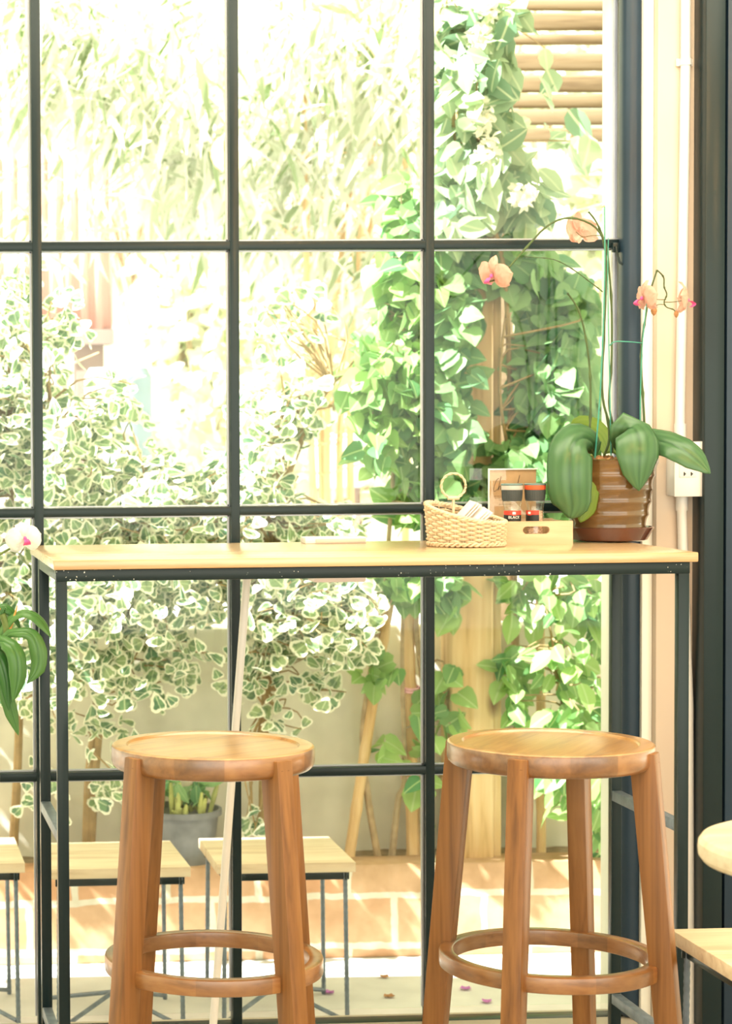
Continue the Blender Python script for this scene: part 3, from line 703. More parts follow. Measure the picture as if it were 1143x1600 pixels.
ol('leaf', [(930, 706, 4.585), (924, 690, 4.55), (908, 684, 4.515), (894, 697, 4.490), (890, 728, 4.478), (891, 765, 4.478), (894, 792, 4.484), (890, 810, 4.49)], [.025, .055, .080, .089, .092, .090, .076, .012], (-.25, -1, .25), cup=.30, crease=.3, tone=.55)
ol('leaf', [(975, 706, 4.585), (974, 682, 4.555), (987, 668, 4.52), (998, 684, 4.495), (999, 712, 4.483), (998, 742, 4.485), (998, 767, 4.49)], [.025, .06, .080, .094, .092, .062, .002], (.05, -1, .35), cup=.28, crease=.12, tone=.6)
ol('leaf', [(985, 708, 4.60), (1005, 690, 4.57), (1035, 690, 4.53), (1062, 700, 4.50), (1088, 718, 4.485), (1109, 740, 4.475)], [.03, .052, .064, .066, .056, .003], (.25, -1, .15), cup=.18, crease=.25, tone=.6)
ol('leaf', [(932, 712, 4.60), (926, 735, 4.545), (920, 765, 4.52), (914, 795, 4.52), (906, 816, 4.52)], [.02, .035, .046, .046, .003], (-.1, -1, .2), ORCHY, 'yellow green back lit leaf')
ol('leaf', [(950, 708, 4.60), (940, 682, 4.63), (922, 668, 4.66), (904, 667, 4.69), (887, 684, 4.71)], [.02, .040, .050, .046, .003], (-.2, -1, .1), ORCHY, 'yellow green leaf reaching back to the glass')
ol('leaf', [(958, 708, 4.61), (965, 682, 4.64), (975, 664, 4.67), (986, 668, 4.695), (990, 690, 4.70)], [.02, .032, .036, .03, .003], (.1, -.9, .4), ORCHY)
ol('leaf', [(929, 712, 4.57), (933, 700, 4.565), (938, 690, 4.56)], [.008, .012, .003], (0, -1, .2), ORCH, k=6)
def stem(pts, r=.0028, mat=STEM, nodes=True, name='flower_stem', par=None):
    q = spline([P(*p) for p in pts], 40); o = MB().tube(q, [r*(1-.35*i/40)*(1.5 if nodes and i % 7 == 5 else 1) for i in range(41)], 7).build(name, mat, par or orc, O)
    return o
Y5 = 4.585
stem([(943, 712, Y5), (951, 690, Y5), (950, 660, Y5), (942, 628, Y5), (940, 590, Y5), (943, 520, Y5), (946, 450, Y5), (946, 400, Y5), (941, 372, Y5), (927, 353, Y5), (902, 342, Y5), (877, 342, Y5), (852, 355, Y5), (828, 380, Y5), (803, 408, Y5), (778, 435, Y5), (757, 441, Y5)])
stem([(928, 712, Y5-.01), (921, 690, Y5-.02), (922, 640, Y5-.02), (921, 580, Y5-.02), (914, 525, Y5-.02), (903, 484, Y5-.02), (886, 458, Y5-.02)], .0027)
s3 = stem([(955, 708, Y5+.005), (958, 672, Y5+.005), (951, 630, Y5+.005), (955, 560, Y5+.005), (955, 480, Y5+.005), (951, 420, Y5+.005), (948, 390, Y5+.005), (940, 366, Y5+.005), (930, 345, Y5+.005), (919, 331, Y5+.005)], .0026)
stem([(941, 456, Y5-.003), (922, 441, Y5-.003), (890, 418, Y5-.003), (862, 405, Y5-.003), (820, 401, Y5-.003)], .0013, name='side_branch')
stem([(941, 368, Y5-.003), (925, 368, Y5-.01), (910, 370, Y5-.015), (899, 362, Y5-.018)], .0011, nodes=False, name='side_branch')
stem([(1000, 705, Y5), (1006, 672, Y5-.02), (1004, 620, Y5-.02), (1001, 570, Y5-.02), (1003, 530, Y5-.02), (1009, 490, Y5-.02), (1014, 460, Y5-.02), (1026, 422, Y5-.02)], .0027)
stem([(1026, 422, Y5-.02), (1036, 433, Y5-.02), (1037, 448, Y5-.02), (1041, 460, Y5-.02), (1037, 472, Y5-.02), (1041, 480, Y5-.02), (1052, 484, Y5-.02), (1057, 492, Y5-.02)], .0017, name='side_branch')
stem([(1040, 468, Y5-.02), (1028, 468, Y5-.02), (1010, 466, Y5-.02)], .0010, nodes=False, name='side_branch')
stem([(1038, 472, Y5-.02), (1050, 472, Y5-.02), (1064, 470, Y5-.02)], .0010, nodes=False, name='side_branch')
stem([(1039, 476, Y5-.02), (1028, 476, Y5-.02), (1020, 481, Y5-.02)], .0010, nodes=False, name='side_branch')
stem([(929, 716, Y5-.03), (938, 600, Y5-.03), (944, 440, Y5-.03), (944, 322, Y5-.03)], .0018, WIRE, False, 'support_wire')
stem([(954, 712, Y5-.01), (952, 600, Y5-.01), (949, 440, Y5-.01), (950, 372, Y5-.01)], .0015, WIRE, False, 'support_wire')
stem([(1000, 700, Y5-.03), (1000, 620, Y5-.03), (1003, 540, Y5-.03), (1010, 470, Y5-.03)], .0015, WIRE, False, 'support_wire')
stem([(952, 540, Y5-.03), (960, 534, Y5-.035), (980, 534, Y5-.035), (1003, 536, Y5-.03)], .0015, WIRE, False, 'tie_wire')
stem([(944, 322, Y5-.03), (939, 324, Y5-.03)], .0016, NODE, False, 'wire_tip')
def flower(px, Y, face, size, parent, origin, petal=PETAL, lip=LIP, roll=0, name='flower'):
    f = V(face).normalized(); u = V((0, 0, 1)); u = (u-f*u.dot(f)).normalized(); r = u.cross(f); c = P(px[0], px[1], Y)
    u, r = u*math.cos(roll)+r*math.sin(roll), r*math.cos(roll)-u*math.sin(roll)
    mb = MB(); n = 0
    for ang, ln, wd, back in ((90, .5, .34, .04), (215, .46, .32, .05), (325, .46, .32, .05), (12, .52, .62, 0), (168, .52, .62, 0)):
        a = math.radians(ang); d = r*math.cos(a)+u*math.sin(a); s = f.cross(d); rows = []
        for i in range(9):
            t = i/8; wv = wd*size*(math.sin(PI*min(1, t*.92+.05))**.6)*.5 if t < 1 else 0.002*size
            rows.append([c + d*(ln*size*t) + s*(wv*(j/4-1)) + f*(size*(.10*math.sin(t*2.6)-.14*t*t - .06*abs(j/4-1)**2 - back*.6 + .02*math.sin(j*2+i*1.3))) for j in range(9)])
        mb.strip(rows)
    o = mb.build(name, petal, parent, origin, angle=180); attr(o, lambda co: (0, random.random()))
    m2 = MB(); cc = c + f*size*.08
    rows = []
    for i in range(6):
        t = i/5; rows.append([cc + (-u)*(size*.16*t) + f*(size*(.10*math.sin(t*3)+.02)) + r*(size*(.06+.05*t)*(j/3-1)) + f*(size*.09*abs(j/3-1)) for j in range(7)])
    m2.strip(rows); m2.lathe([(.0005, 0), (size*.045, size*.02), (size*.05, size*.06), (size*.03, size*.1), (.0005, size*.11)], 10, cc-u*size*.03)
    m2.build('lip', lip, o, (0, 0, 0) if False else origin); return o
kpx = 4.58/FPX
flower((770, 431), Y5-.006, (-.75, -.5, -.35), 62*kpx, orc, O, roll=.2)
flower((905, 363), Y5+.01, (-.35, .75, -.25), 64*kpx, orc, O, roll=.1)
flower((1006, 467), Y5-.02, (-.97, -.12, -.1), 58*kpx, orc, O)
flower((1069, 470), Y5-.02, (.95, -.28, -.05), 60*kpx, orc, O)
for x, y, s in ((1021, 486, 1.0), (1056, 491, .75)):
    c = P(x, y, Y5-.02); mb = MB(); prof = [(.0004, -.010*s), (.0045*s, -.006*s), (.0066*s, 0), (.0052*s, .007*s), (.0005, .011*s)]
    mb.lathe(prof, 12, c); mb.build('bud', BUD, orc, O)

# ------------------------------------------------------------------ wall socket and conduit
yw = yf; a = P(1052.5, 700, yw-.05).x; b = P(1098.5, 700, yw-.05).x; z1 = P(1070, 690, yw-.05).z; z0 = P(1070, 776, yw-.05).z
sk = thing('wall_socket', ((a+b)/2, yw, (z0+z1)/2), 'white surface mounted wall socket behind the orchid leaf', 'socket'); hw = (b-a)/2; hh = (z1-z0)/2
MB().box((0, -.024, 0), (2*hw-.002, .048, 2*hh-.002), .003).build('back_box', WHITEP, sk)
pl = MB().box((0, -.0505, 0), (2*hw, .005, 2*hh), .0016).build('face_plate', WHITEP, sk)
MB().box((-.004, -.0536, .006), (.036, .0016, .046), .0006).build('outlet_insert', WHITEP, pl)
mb = MB()
for x, y in ((1068.5, 740.5), (1079.5, 740.5)):
    q = P(x, y, yw-.0545); mb.box((q.x-sk.location.x, -.0546, q.z-sk.location.z), (.0026, .0012, .008), .0004); mb.box((q.x-sk.location.x+.0012, -.0546, q.z-sk.location.z), (.0044, .0012, .0028), .0004)
mb.build('outlet_hole', HOLE, pl)
xc = P(1070.5, 300, yw-.012).x; xb = P(1063, 750, yw-.012).x
cdt = thing('conduit_pipe', (xc, yw, 0), 'white electric conduit running down the cream pier through the socket', 'conduit'); O2 = cdt.location
up_ = [P(1071, -60, yw-.012), P(1070.5, 100, yw-.012), P(1066, 420, yw-.012), P(1061, 690, yw-.012)]
dn_ = [P(1064, 776, yw-.012), P(1066, 850, yw-.012), P(1075, 1100, yw-.012), P(1077, 1660, yw-.012)]
MB().tube(up_, .0105, 16).build('upper_pipe', WHITEP, cdt, O2); MB().tube(dn_, .0105, 16).build('lower_pipe', WHITEP, cdt, O2)
for (xa, ya, yb_) in ((1062, 662, 690), (1064.5, 776, 798)):
    MB().tube([P(xa, ya, yw-.012), P(xa, yb_, yw-.012)], .0127, 16).build('coupling', WHITEP, cdt, O2)
q = P(1070.5, 97, yw-.012); MB().box(q+V((0, .008, 0)), (.036, .008, .016), .002).tube([q+V((0, 0, -.007)), q+V((0, 0, .007))], .0125, 16).build('clip', WHITEP, cdt, O2)

# ------------------------------------------------------------------ orchid at the left edge
ly = 4.36; lc = P(-58, 1100, ly); lo_ = thing('potted_orchid', (lc.x, ly, 0), 'white flowered orchid in a tall pale planter at the left edge', 'plant'); O3 = lo_.location
zt = P(-58, 1085, ly).z
MB().lathe([(.0005, 0), (.050, 0), (.053, .01), (.058, .3), (.070, .48), (.0735, zt-.1), (.070, zt-.02), (.064, zt), (.058, zt-.01), (.055, zt-.04), (.0005, zt-.04)], 48).build('planter', PLANTER, lo_)
def sl(pts, wds, nrm, lab=None, tone=.5, mat=ORCHD):
    o = strap('leaf', [P(x, y, ly+d) for x, y, d in pts], wds, nrm, mat, lo_, O3, cup=.25, crease=.3, tone=tone, streak=.2); return o
k_ = ly/FPX
sl([(-30, 1090, 0), (5, 985, -.02), (30, 958, -.03), (52, 960, -.035), (68, 975, -.04), (80, 996, -.045)], [10*k_, 14*k_, 20*k_, 26*k_, 22*k_, 1*k_], (.2, -.5, .8), tone=.75)
sl([(-30, 1090, 0), (5, 1000, -.03), (28, 988, -.045), (50, 992, -.05), (60, 1018, -.055), (58, 1045, -.055), (42, 1068, -.055)], [10*k_, 14*k_, 16*k_, 22*k_, 28*k_, 24*k_, 1*k_], (-.1, -.8, .45), tone=.6)
sl([(-30, 1090, 0), (-8, 1010, -.04), (12, 1006, -.06), (26, 1025, -.07), (28, 1060, -.072), (20, 1097, -.07)], [12*k_, 18*k_, 26*k_, 30*k_, 28*k_, 1*k_], (.1, -.9, .4), tone=.45)
sl([(-35, 1090, 0), (-20, 1030, -.03), (-2, 1028, -.045), (8, 1055, -.05), (12, 1088, -.05), (14, 1110, -.05)], [12*k_, 20*k_, 26*k_, 24*k_, 14*k_, 1*k_], (0, -.9, .35), tone=.1)
sl([(-20, 1060, 0), (4, 1070, -.035), (12, 1090, -.04), (20, 1118, -.04), (29, 1149, -.04)], [12*k_, 20*k_, 24*k_, 22*k_, 1*k_], (.2, -.9, .3), tone=.5)
sl([(-20, 1080, 0), (2, 960, -.01), (14, 952, -.01), (24, 965, -.01), (33, 985, -.01)], [10*k_, 16*k_, 18*k_, 14*k_, 1*k_], (.2, -.7, .6), tone=.3)
mb = MB(); mb.tube(spline([P(-30, 1095, ly), P(2, 1030, ly-.01), P(10, 985, ly-.02), P(3, 960, ly-.02)], 14), .007, 8); mb.build('stem', STEMG, lo_, O3)
mb = MB(); mb.tube([P(14, 985, ly-.02), P(22, 965, ly-.025), P(27, 946, ly-.03)], [.004, .003, .001], 7); mb.tube([P(-6, 960, ly-.02), P(0, 950, ly-.02)], [.004, .002], 7); mb.build('dry_sheath', plain('orange_sheath', (.75, .38, .10), .6), lo_, O3)
mb = MB(); mb.tube(spline([P(-40, 1085, ly), P(-60, 960, ly), P(-30, 885, ly), P(0, 866, ly-.01), P(20, 855, ly-.02), P(36, 846, ly-.022)], 24), .0026, 8); mb.build('flower_stem', STEMG, lo_, O3)
flower((38, 843), ly-.03, (.15, -.95, .1), 58*k_, lo_, O3, PETALW, LIP, roll=-.1)

# ------------------------------------------------------------------ garden: canes, post, screen, pots
def loose(name, mb, mat, label, cat, origin, group=None): return tag(mb.build(name, mat, None, origin), label, cat, group)
py = 6.20
pa, pb = P(705, 1100, py-.06), P(772, 1100, py-.06); wd = pb.x-pa.x; tz = 2.6
po = thing('timber_post', ((pa.x+pb.x)/2, py, KZ-.02), 'thick weathered timber post in the planting bed behind the right stool', 'post')
MB().box((0, 0, tz/2), (wd, .12, tz), .008).build('main_board', POSTW, po)
MB().box((wd/2+.014, .012, tz/2), (.026, .10, tz), .004).build('side_board', POSTW, po)
sc = thing('slatted_screen', (P(900, 100, 6.9).x, 6.9, GZ), 'screen of horizontal timber slats high behind the flowering vine', 'screen')
O4 = sc.location; xa = P(775, 100, 6.9).x; xb = P(1010, 100, 6.9).x
for y, h in ((34, 28), (62, 17), (97, 28), (131, 27), (158, 22), (183, 25), (211, 22), (8, 18)):
    q = P(860, y, 6.9); MB().box(((xa+xb)/2, 6.9, q.z), (xb-xa, .03, h*6.9/FPX), .012, seg=3).build('slat', SLATW, sc, O4)
for x in (xa+.03, xb-.03): MB().box((x, 6.94, (2.9+GZ)/2), (.06, .05, 2.9-GZ), .004).build('post', SLATW, sc, O4)
def cane(pts, r, name, label, cat='cane', mat=CANE, group=None):
    q = spline([P(*p) for p in pts], 30); rr = []
    for i in range(31): rr.append(r*(1.14 if i % 6 == 0 else 1.0)*(1-.12*i/30))
    return loose(name, MB().tube(q, rr, 10), mat, label, cat, q[0], group)
cane([(545, 1341, 6.20), (566, 1200, 6.18), (588, 1060, 6.16), (612, 920, 6.14)], .016, 'bamboo_cane', 'bamboo cane tilted right, beside the clear corner of the plank stool', group='bamboo canes')
cane([(645, 1341, 6.22), (642, 1180, 6.22), (639, 1040, 6.22), (634, 860, 6.22)], .019, 'bamboo_cane', 'upright thick bamboo cane tied with pink twine, left of the timber post', group='bamboo canes')
cane([(845, 1341, 6.22), (845, 1180, 6.22), (844, 1040, 6.22), (842, 880, 6.22)], .014, 'bamboo_cane', 'thin upright bamboo cane right of the timber post among vine leaves', group='bamboo canes')
for y, lab in ((1076, 'upper pink twine tied round the thick bamboo cane'), (1214, 'lower pink twine tied round the thick bamboo cane')):
    q = P(641, y, 6.22); mb = MB()
    for s in (-1, 1): mb.tube([q+V((.024*math.cos(2*PI*i/20), .024*math.sin(2*PI*i/20), s*.004+.004*math.sin(2*PI*i/20))) for i in range(20)], .004, 6, True)
    loose('twine_tie', mb, STRING, lab, 'twine', q, 'pink twine ties')
pc = P(283, 1262, 6.19); pt = thing('potted_plant', (pc.x, 6.19, KZ-.012), 'dark grey plastic pot of stubby cut stems behind the left stool', 'plant'); hp = pc.z-KZ+.012; rp = 62*6.19/FPX
MB().lathe([(.0005, 0), (rp*.78, 0), (rp*.95, hp*.9), (rp*1.03, hp*.9), (rp*1.03, hp), (rp*.96, hp), (rp*.9, hp*.9), (.0005, hp*.88)], 40).build('pot', POTGREY, pt)
mb = MB()
for i in range(26):
    a = random.random()*2*PI; r_ = rp*.8*math.sqrt(random.random()); b0 = V((r_*math.cos(a), r_*math.sin(a), hp*.86)); b1 = b0+V((random.uniform(-.03, .03), random.uniform(-.03, .03), random.uniform(.03, .11)))
    mb.tube([b0, b0.lerp(b1, .5)+V((0, 0, .004)), b1], [.006, .008, .004], 7)
mb.build('stem', plain('stub_stem', (.44, .46, .16), .7, var=.5, scale=18), pt)
foliage('foliage', np.array([tuple(V((random.uniform(-rp, rp)*.8, random.uniform(-rp, rp)*.6, hp+.03+random.random()*.06))+pt.location) for i in range(30)]), T_OVAL, .06, VINED, pt, pt.location)

# ------------------------------------------------------------------ shrubs and vines
def plant(name, base, label, cat, specs, tmpl, size, mat, stems, group=None, twig=TWIG, up=(-.25, -.55, .7), spread=.75, down=.5, rstem=.012, foot=None, reach=30, twr=.0022):
    t = thing(name, base, label, cat, group); O_ = V(base); cl = pxblobs(specs); allp = np.concatenate(cl)
    foliage('foliage', allp, tmpl, size, mat, t, O_, up, spread, down)
    mb = MB(); tops = []
    for s_ in stems:
        q = spline([P(*p) for p in s_], 24); mb.tube(q, [rstem*(1-.6*i/24) for i in range(25)], 8); tops += q[8:]
    if tops:
        T_ = np.array([tuple(p) for p in tops])
        sel = rng.choice(len(allp), min(len(allp), reach*len(cl)), replace=False)
        for i in sel:
            b_ = allp[i]; dd = np.linalg.norm(T_-b_, axis=1) + .6*np.maximum(0, T_[:, 2]-b_[2]+.02); a_ = T_[int(np.argmin(dd))]
            if np.linalg.norm(a_-b_) > .55: continue
            mid = (a_+b_)/2 + rng.normal(size=3)*.025 + np.array([0, 0, .02]); mb.tube(spline([V(a_), V(mid), V(b_)], 5), [twr*1.6, twr*1.5, twr*1.3, twr*1.1, twr, twr*.8], 5)
        mb.build('branch', twig, t, O_)
    else: mb.bm.free()
    return t
b = P(80, 1335, 6.2); b.z = KZ-.01
plant('ficus_shrub', b, 'tall cream edged ficus shrub against the left panes of the window', 'shrub',
      [(20, 620, 6.0, 75, 160, .20, 330), (70, 720, 5.95, 110, 130, .22, 420), (95, 520, 6.05, 45, 75, .12, 70), (210, 790, 5.95, 110, 85, .2, 330), (120, 930, 5.9, 150, 100, .2, 520), (230, 930, 5.95, 110, 95, .18, 330),
       (60, 1060, 5.9, 90, 70, .14, 110), (200, 1060, 5.95, 90, 60, .14, 90), (20, 440, 6.1, 40, 70, .12, 60), (150, 1150, 6.0, 90, 45, .1, 32), (280, 1040, 6.0, 60, 50, .1, 50), (240, 735, 6.0, 55, 40, .1, 50), (170, 640, 6.0, 60, 60, .14, 80), (75, 1240, 6.05, 60, 50, .08, 14), (-170, 640, 5.9, 150, 190, .25, 620), (-330, 520, 5.85, 160, 200, .25, 560), (-120, 900, 5.9, 130, 110, .2, 280), (-480, 640, 5.9, 170, 200, .25, 620), (-280, 880, 5.9, 150, 130, .2, 420), (175, 1235, 6.05, 35, 35, .08, 26)],  # clusters at negative x are out of view, added to shade the garden wall
      T_FIC, .050, FICUS, [[(135, 1340, 6.2), (138, 1220, 6.15), (150, 1050, 6.1), (110, 850, 6.05), (75, 600, 6.0)], [(140, 1340, 6.2), (160, 1100, 6.1), (210, 900, 6.0), (225, 760, 6.0)], [(20, 1340, 6.2), (30, 1100, 6.1), (20, 850, 6.05), (15, 560, 6.05)]], 'ficus shrubs along the garden wall', rstem=.014)
b = P(415, 1335, 6.2); b.z = KZ-.01
plant('ficus_shrub', b, 'cream edged ficus shrub in the middle panes, right of the leaning pipe', 'shrub',
      [(440, 640, 6.05, 75, 70, .15, 150), (400, 760, 6.0, 70, 90, .18, 210), (450, 930, 5.95, 100, 80, .18, 360), (520, 970, 5.95, 80, 80, .15, 220), (410, 1040, 6.0, 60, 70, .12, 90), (330, 850, 6.0, 60, 100, .16, 190), (320, 760, 6.05, 50, 60, .1, 60), (500, 1070, 6.0, 45, 30, .08, 26), (440, 1125, 6.0, 45, 30, .06, 14), (450, 500, 6.15, 80, 70, .15, 60), (500, 830, 6.0, 75, 45, .12, 130), (390, 1290, 6.1, 26, 24, .04, 14)],
      T_FIC, .050, FICUS, [[(410, 1340, 6.2), (412, 1160, 6.15), (418, 1000, 6.1), (425, 850, 6.05), (447, 640, 6.0)], [(415, 1080, 6.12), (430, 990, 6.1), (500, 950, 6.0), (545, 930, 5.98)], [(440, 760, 6.02), (490, 640, 6.05), (520, 600, 6.05)]], 'ficus shrubs along the garden wall', rstem=.014)
b = P(600, 1335, 6.2); b.z = KZ-.01
plant('climbing_vine', b, 'light green vine hanging left of the timber post, over the bamboo canes', 'vine',
      [(640, 430, 6.1, 60, 110, .15, 260), (600, 610, 6.05, 62, 80, .15, 170), (640, 620, 6.1, 50, 110, .14, 200), (650, 770, 6.1, 45, 60, .12, 80), (640, 900, 6.05, 60, 40, .12, 120), (575, 560, 6.0, 35, 40, .1, 34), (690, 900, 6.1, 30, 70, .1, 80), (590, 700, 6.05, 30, 40, .1, 40), (585, 1040, 6.1, 40, 40, .06, 22), (700, 1080, 6.15, 25, 70, .05, 20), (590, 1170, 6.15, 22, 20, .04, 7), (640, 320, 6.15, 55, 45, .12, 60), (655, 1180, 6.15, 20, 130, .05, 14)],
      T_HEART, .062, VINE, [[(590, 1338, 6.2), (575, 1250, 6.2), (566, 1150, 6.18), (580, 1040, 6.16), (602, 900, 6.12), (620, 650, 6.1), (640, 380, 6.1)], [(612, 1338, 6.22), (622, 1250, 6.22), (632, 1210, 6.2), (628, 1050, 6.2), (630, 880, 6.15)], [(655, 1338, 6.22), (662, 1100, 6.2), (650, 980, 6.2), (660, 880, 6.15), (665, 600, 6.12)]], 'climbing vines in the garden', BARK, rstem=.011, down=.9, reach=8)
b = P(790, 1335, 6.24); b.z = KZ-.01
plant('climbing_vine', b, 'dense dark green vine wrapped round the upper timber post', 'vine',
      [(866, 600, 6.12, 66, 110, .12, 460), (830, 740, 6.12, 90, 80, .12, 390), (706, 640, 6.05, 30, 130, .1, 190), (705, 480, 6.05, 40, 90, .1, 190), (870, 480, 6.15, 60, 60, .12, 210), (800, 415, 6.1, 66, 45, .12, 110), (900, 660, 6.15, 45, 80, .1, 170), (720, 800, 6.1, 45, 50, .1, 70)],
      T_HEART, .064, VINED, [[(800, 1336, 6.26), (808, 1100, 6.27), (805, 900, 6.2), (800, 750, 6.15), (780, 600, 6.06), (800, 420, 6.1)], [(800, 850, 6.2), (720, 700, 6.08), (700, 450, 6.06)]], 'climbing vines in the garden', TWIG, rstem=.008, down=.9, up=(-.2, -.9, .45), reach=3)
b = P(895, 1335, 6.2); b.z = KZ-.01
vf = plant('climbing_vine', b, 'bright green vine trailing low beside the thin cane at right', 'vine',
      [(830, 930, 6.1, 55, 40, .1, 40), (900, 930, 6.12, 55, 50, .1, 56), (800, 1060, 6.1, 28, 70, .06, 20), (880, 1030, 6.05, 55, 50, .1, 38), (920, 1100, 6.1, 45, 60, .1, 28), (880, 1130, 6.05, 50, 40, .08, 36), (900, 1230, 6.05, 50, 60, .1, 26), (860, 1190, 6.0, 30, 30, .06, 14), (935, 1290, 6.1, 25, 50, .06, 24), (795, 1060, 6.1, 18, 60, .05, 12), (930, 960, 6.15, 40, 70, .08, 40)],
      T_OVAL, .072, VINE, [[(900, 1338, 6.22), (890, 1200, 6.18), (870, 1050, 6.1), (850, 930, 6.1)], [(930, 1338, 6.22), (925, 1150, 6.18), (920, 950, 6.15)]], 'climbing vines in the garden', TWIG, rstem=.007, down=1.0, up=(-.2, -.9, .45), reach=6)
b = P(812, 1335, 6.24); b.z = KZ-.01
ve = plant('climbing_vine', b, 'broad leaved vine with white flower clusters at the top of the window', 'vine',
      [(740, 120, 5.95, 70, 120, .14, 150), (700, 60, 6.0, 40, 90, .12, 80), (760, 30, 5.95, 60, 50, .12, 70), (740, 260, 6.0, 75, 80, .14, 180), (800, 300, 6.05, 50, 60, .12, 90), (700, 330, 6.0, 40, 50, .1, 46), (900, 215, 6.2, 30, 20, .06, 8), (850, 150, 6.3, 40, 90, .06, 8)],
      T_OVAL, .088, BIGVINE, [[(812, 1338, 6.3), (800, 900, 6.28), (790, 450, 6.05), (752, 300, 5.98), (748, 150, 5.95), (760, 20, 5.95)], [(770, 380, 6.04), (715, 240, 5.98), (705, 60, 5.98)]], 'climbing vines in the garden', TWIG, rstem=.009, down=1.0, up=(-.35, -.75, .5), reach=6)
for x, y, h in ((758, 30, 70), (755, 180, 50), (818, 305, 34), (760, 235, 40), (748, 60, 40)):
    q = P(x, y, 5.86); k_ = 5.86/FPX; pts = blob(q, (17*k_, .03, h*.6*k_), int(h*1.5)); foliage('flower_cluster', pts, T_OVAL, .026, FLOWERW, ve, V(b), (0, -.8, .3), 1.0, .2)
# foliage with smaller leaves hanging among the vine on the post's right
b = P(930, 1335, 6.8); b.z = GZ
# ------------------------------------------------------------------ far garden
def bamboo(base_px, Y, label, specs, size=.2):
    b = P(base_px, 900, Y); b.z = GZ; t = thing('bamboo_clump', b, label, 'bamboo', 'bamboo clumps beyond the wall'); O_ = V(b)
    pts = np.concatenate(pxblobs(specs)); ax = rng.normal(size=(len(pts), 3))*.35 + np.array([-.25, 0, -1.0])
    foliage('foliage', pts, T_LANCE, size*rng.uniform(.6, 1.25, len(pts)), BAMB, t, O_, (-.2, -.6, .5), .7, axis=ax)
    mb = MB()
    for i in range(9):
        x = random.uniform(-.35, .35); y_ = random.uniform(-.2, .2); hgt = random.uniform(3.4, 4.4); lean = random.uniform(-.7, .7)
        q = spline([b+V((x, y_, 0)), b+V((x*1.3, y_, hgt*.5)), b+V((x*1.6+lean, y_-.3, hgt))], 16); mb.tube(q, [.02*(1-.7*j/16) for j in range(17)], 7)
        for j in range(6, 17):
            for s in range(2):
                e = q[j]+V((random.uniform(-.5, .5), random.uniform(-.4, .2), random.uniform(-.1, .3))); mb.tube([q[j], q[j].lerp(e, .5)+V((0, 0, .06)), e], [.004, .003, .002], 5)
    mb.build('culm', CANE, t, O_); return t
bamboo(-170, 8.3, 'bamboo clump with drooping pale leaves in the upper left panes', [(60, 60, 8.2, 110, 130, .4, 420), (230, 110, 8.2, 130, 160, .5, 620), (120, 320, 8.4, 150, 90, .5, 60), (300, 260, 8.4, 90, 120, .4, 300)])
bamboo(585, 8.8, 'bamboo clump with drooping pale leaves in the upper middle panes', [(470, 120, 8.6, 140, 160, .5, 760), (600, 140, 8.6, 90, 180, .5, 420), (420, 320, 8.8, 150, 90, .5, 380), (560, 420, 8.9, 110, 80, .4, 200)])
def tree(px, Y, label, specs, mat=FAR, size=.11, tm=T_OVAL):
    b = P(px, 900, Y); b.z = GZ; t = thing('garden_tree', b, label, 'tree', 'pale trees beyond the wall'); O_ = V(b); pts = np.concatenate(pxblobs(specs))
    foliage('foliage', pts, tm, size, mat, t, O_, (-.3, -.6, .6), .8)
    mb = MB(); q = spline([b, b+V((.05, 0, 1)), b+V((-.1, .1, 2.4))], 12); mb.tube(q, [.06*(1-.6*i/12) for i in range(13)], 9)
    for i in rng.choice(len(pts), 40, replace=False):
        e = V(pts[i]); a_ = q[random.randint(5, 12)]; mb.tube([a_, a_.lerp(e, .5)+V((0, 0, .1)), e], [.015, .009, .003], 5)
    mb.build('trunk', BARK, t, O_); return t
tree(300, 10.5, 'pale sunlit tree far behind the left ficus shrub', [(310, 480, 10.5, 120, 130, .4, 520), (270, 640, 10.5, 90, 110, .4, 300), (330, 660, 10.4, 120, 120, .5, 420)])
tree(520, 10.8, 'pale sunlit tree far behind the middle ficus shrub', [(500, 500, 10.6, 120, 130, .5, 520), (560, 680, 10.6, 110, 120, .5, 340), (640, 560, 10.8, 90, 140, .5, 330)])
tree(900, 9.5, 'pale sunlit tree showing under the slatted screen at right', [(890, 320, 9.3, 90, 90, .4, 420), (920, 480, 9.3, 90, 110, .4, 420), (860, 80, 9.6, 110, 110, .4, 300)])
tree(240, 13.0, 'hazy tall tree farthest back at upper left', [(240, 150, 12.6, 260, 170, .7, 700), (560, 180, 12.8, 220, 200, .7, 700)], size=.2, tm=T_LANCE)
# pink corrugated shed
shy = 9.6; a = P(-160, 300, shy); b_ = P(172, 300, shy); z1 = P(0, 236, shy).z; z0 = P(0, 517, shy).z
sh_ = thing('corrugated_shed', ((a.x+b_.x)/2, shy, GZ), 'faded pink corrugated sheet shed far behind the left panes', 'shed'); O5 = sh_.location
mb = MB(); n = 160; rows = []
for z in (z0, z1): rows.append([V((a.x+(b_.x-a.x)*i/n, shy-.011*(1 if math.sin(i*.55) > .2 else -1)*min(1, abs(math.sin(i*.55))*2), z)) for i in range(n+1)])
mb.strip(rows); so_ = mb.build('corrugated_sheet', PINKM, sh_, O5); so_.modifiers.new('thickness', 'SOLIDIFY').thickness = .01
z2 = P(0, 540, shy).z; MB().box(((a.x+b_.x)/2, shy, (z0+z2)/2), (b_.x-a.x, .2, z0-z2)).build('beam', SHEDB, sh_, O5)
MB().box(((a.x+b_.x)/2, shy+.4, (z2+GZ)/2), (b_.x-a.x, .1, z2-GZ)).build('wall', WALLW, sh_, O5)
for x in (a.x+.1, b_.x-.1): MB().box((x, shy, (z2+GZ)/2), (.12, .12, z2-GZ)).build('post', SHEDB, sh_, O5)
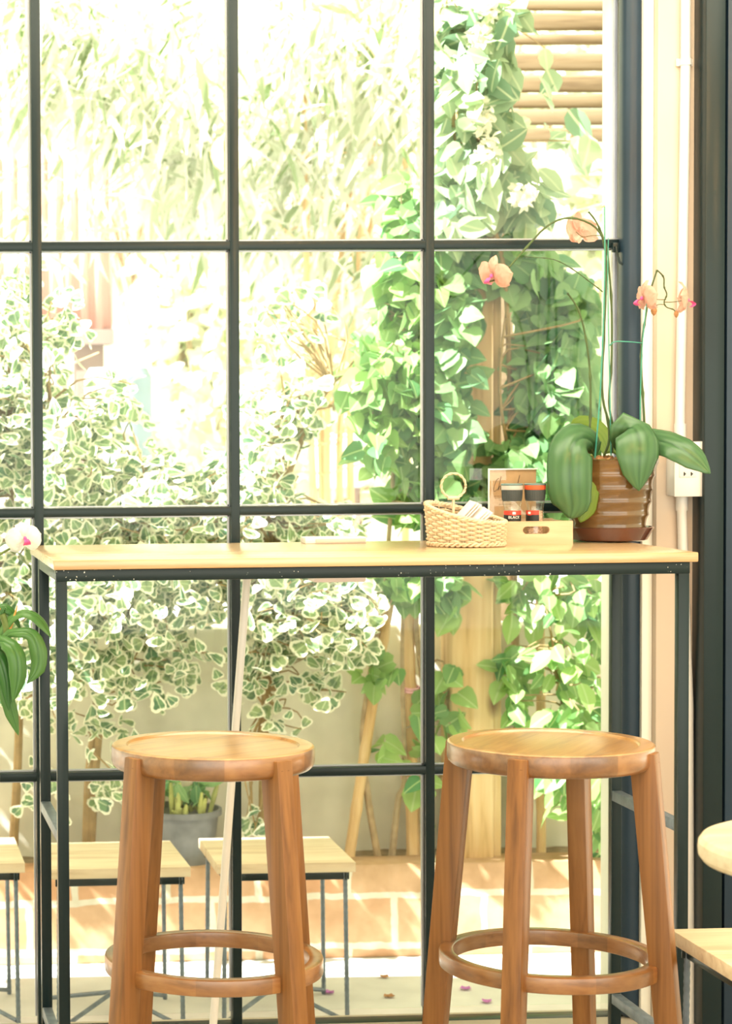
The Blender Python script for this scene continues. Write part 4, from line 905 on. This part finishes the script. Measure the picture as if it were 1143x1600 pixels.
q = P(528, 720, 9.6); wd = 74*9.6/FPX; ht = 85*9.6/FPX; lb = thing('garden_board', (q.x, 9.6, GZ), 'pale lilac board standing far behind the middle ficus shrub', 'board')
MB().box((0, 0, q.z-GZ), (wd, .03, ht), .004).build('panel', LILAC, lb)
for s in (-1, 1): MB().box((s*wd*.4, .03, (q.z-GZ)/2), (.04, .03, q.z-GZ)).build('stake', SHEDB, lb)
q = P(185, 640, 9.1); bd = thing('water_barrel', (q.x, 9.1, GZ), 'blue grey barrel half hidden far behind the left ficus shrub', 'barrel'); hb = P(180, 575, 9.1).z-GZ
MB().lathe([(.0005, hb-.9), (.12, hb-.9), (.14, hb-.86), (.14, hb-.45), (.145, hb-.43), (.14, hb-.41), (.14, hb-.04), (.12, hb), (.0005, hb)], 28).build('barrel', BLUEB, bd)
MB().box((0, 0, (hb-.9)/2), (.3, .3, hb-.9), .01).build('plinth', SHEDB, bd)
# fallen petals on the patio
for x, y, lab in ((513, 1553, 'purple petal on the patio just right of the left stool'), (608, 1559, 'purple petal on the patio midway between the two brown stools'), (727, 1547, 'purple petal on the patio inside the right stool, left of its front leg'), (760, 1567, 'purple petal nearest the front leg of the right stool'), (600, 1528, 'brownish fallen petal on the sunlit strip before the kerb')):
    d = FW + RT*((x-CX)/FPX) - UP*((y-CY)/FPX); q = CAM + d*((GZ-CAM.z)/d.z); mb = MB()
    mb.strip([[V((.012*(i-2)/2, .016*(j-2)/2*(1-.2*abs(i-2)), .002+.004*((i-2)/2)**2+.003*((j-2)/2)**2)) for j in range(5)] for i in range(5)])
    o = mb.build('fallen_petal', PURPLE if 'brown' not in lab else BUD, None); o.location = q; o.rotation_euler.z = x; tag(o, lab, 'petal', 'fallen petals on the patio')

# ------------------------------------------------------------------ warm pendant lamps behind the viewer
def lamp_for(x, y, Yp, Yl, power, nm):
    p = P(x, y, Yp); t = (Yp-Yl)/Yp; loc = p + V((p.x*t, -(Yp-Yl), (p.z-CAM.z)*t))
    l = bpy.data.lights.new(nm, 'POINT'); l.energy = power; l.color = (1, .55, .18); l.shadow_soft_size = .06
    o = bpy.data.objects.new(nm, l); COL.objects.link(o); o.location = loc
for i, (x, y) in enumerate(((363, 235), (666, 30), (1115, 140))): lamp_for(x, y, 4.74, 2.4, 26, 'pendant_bulb')
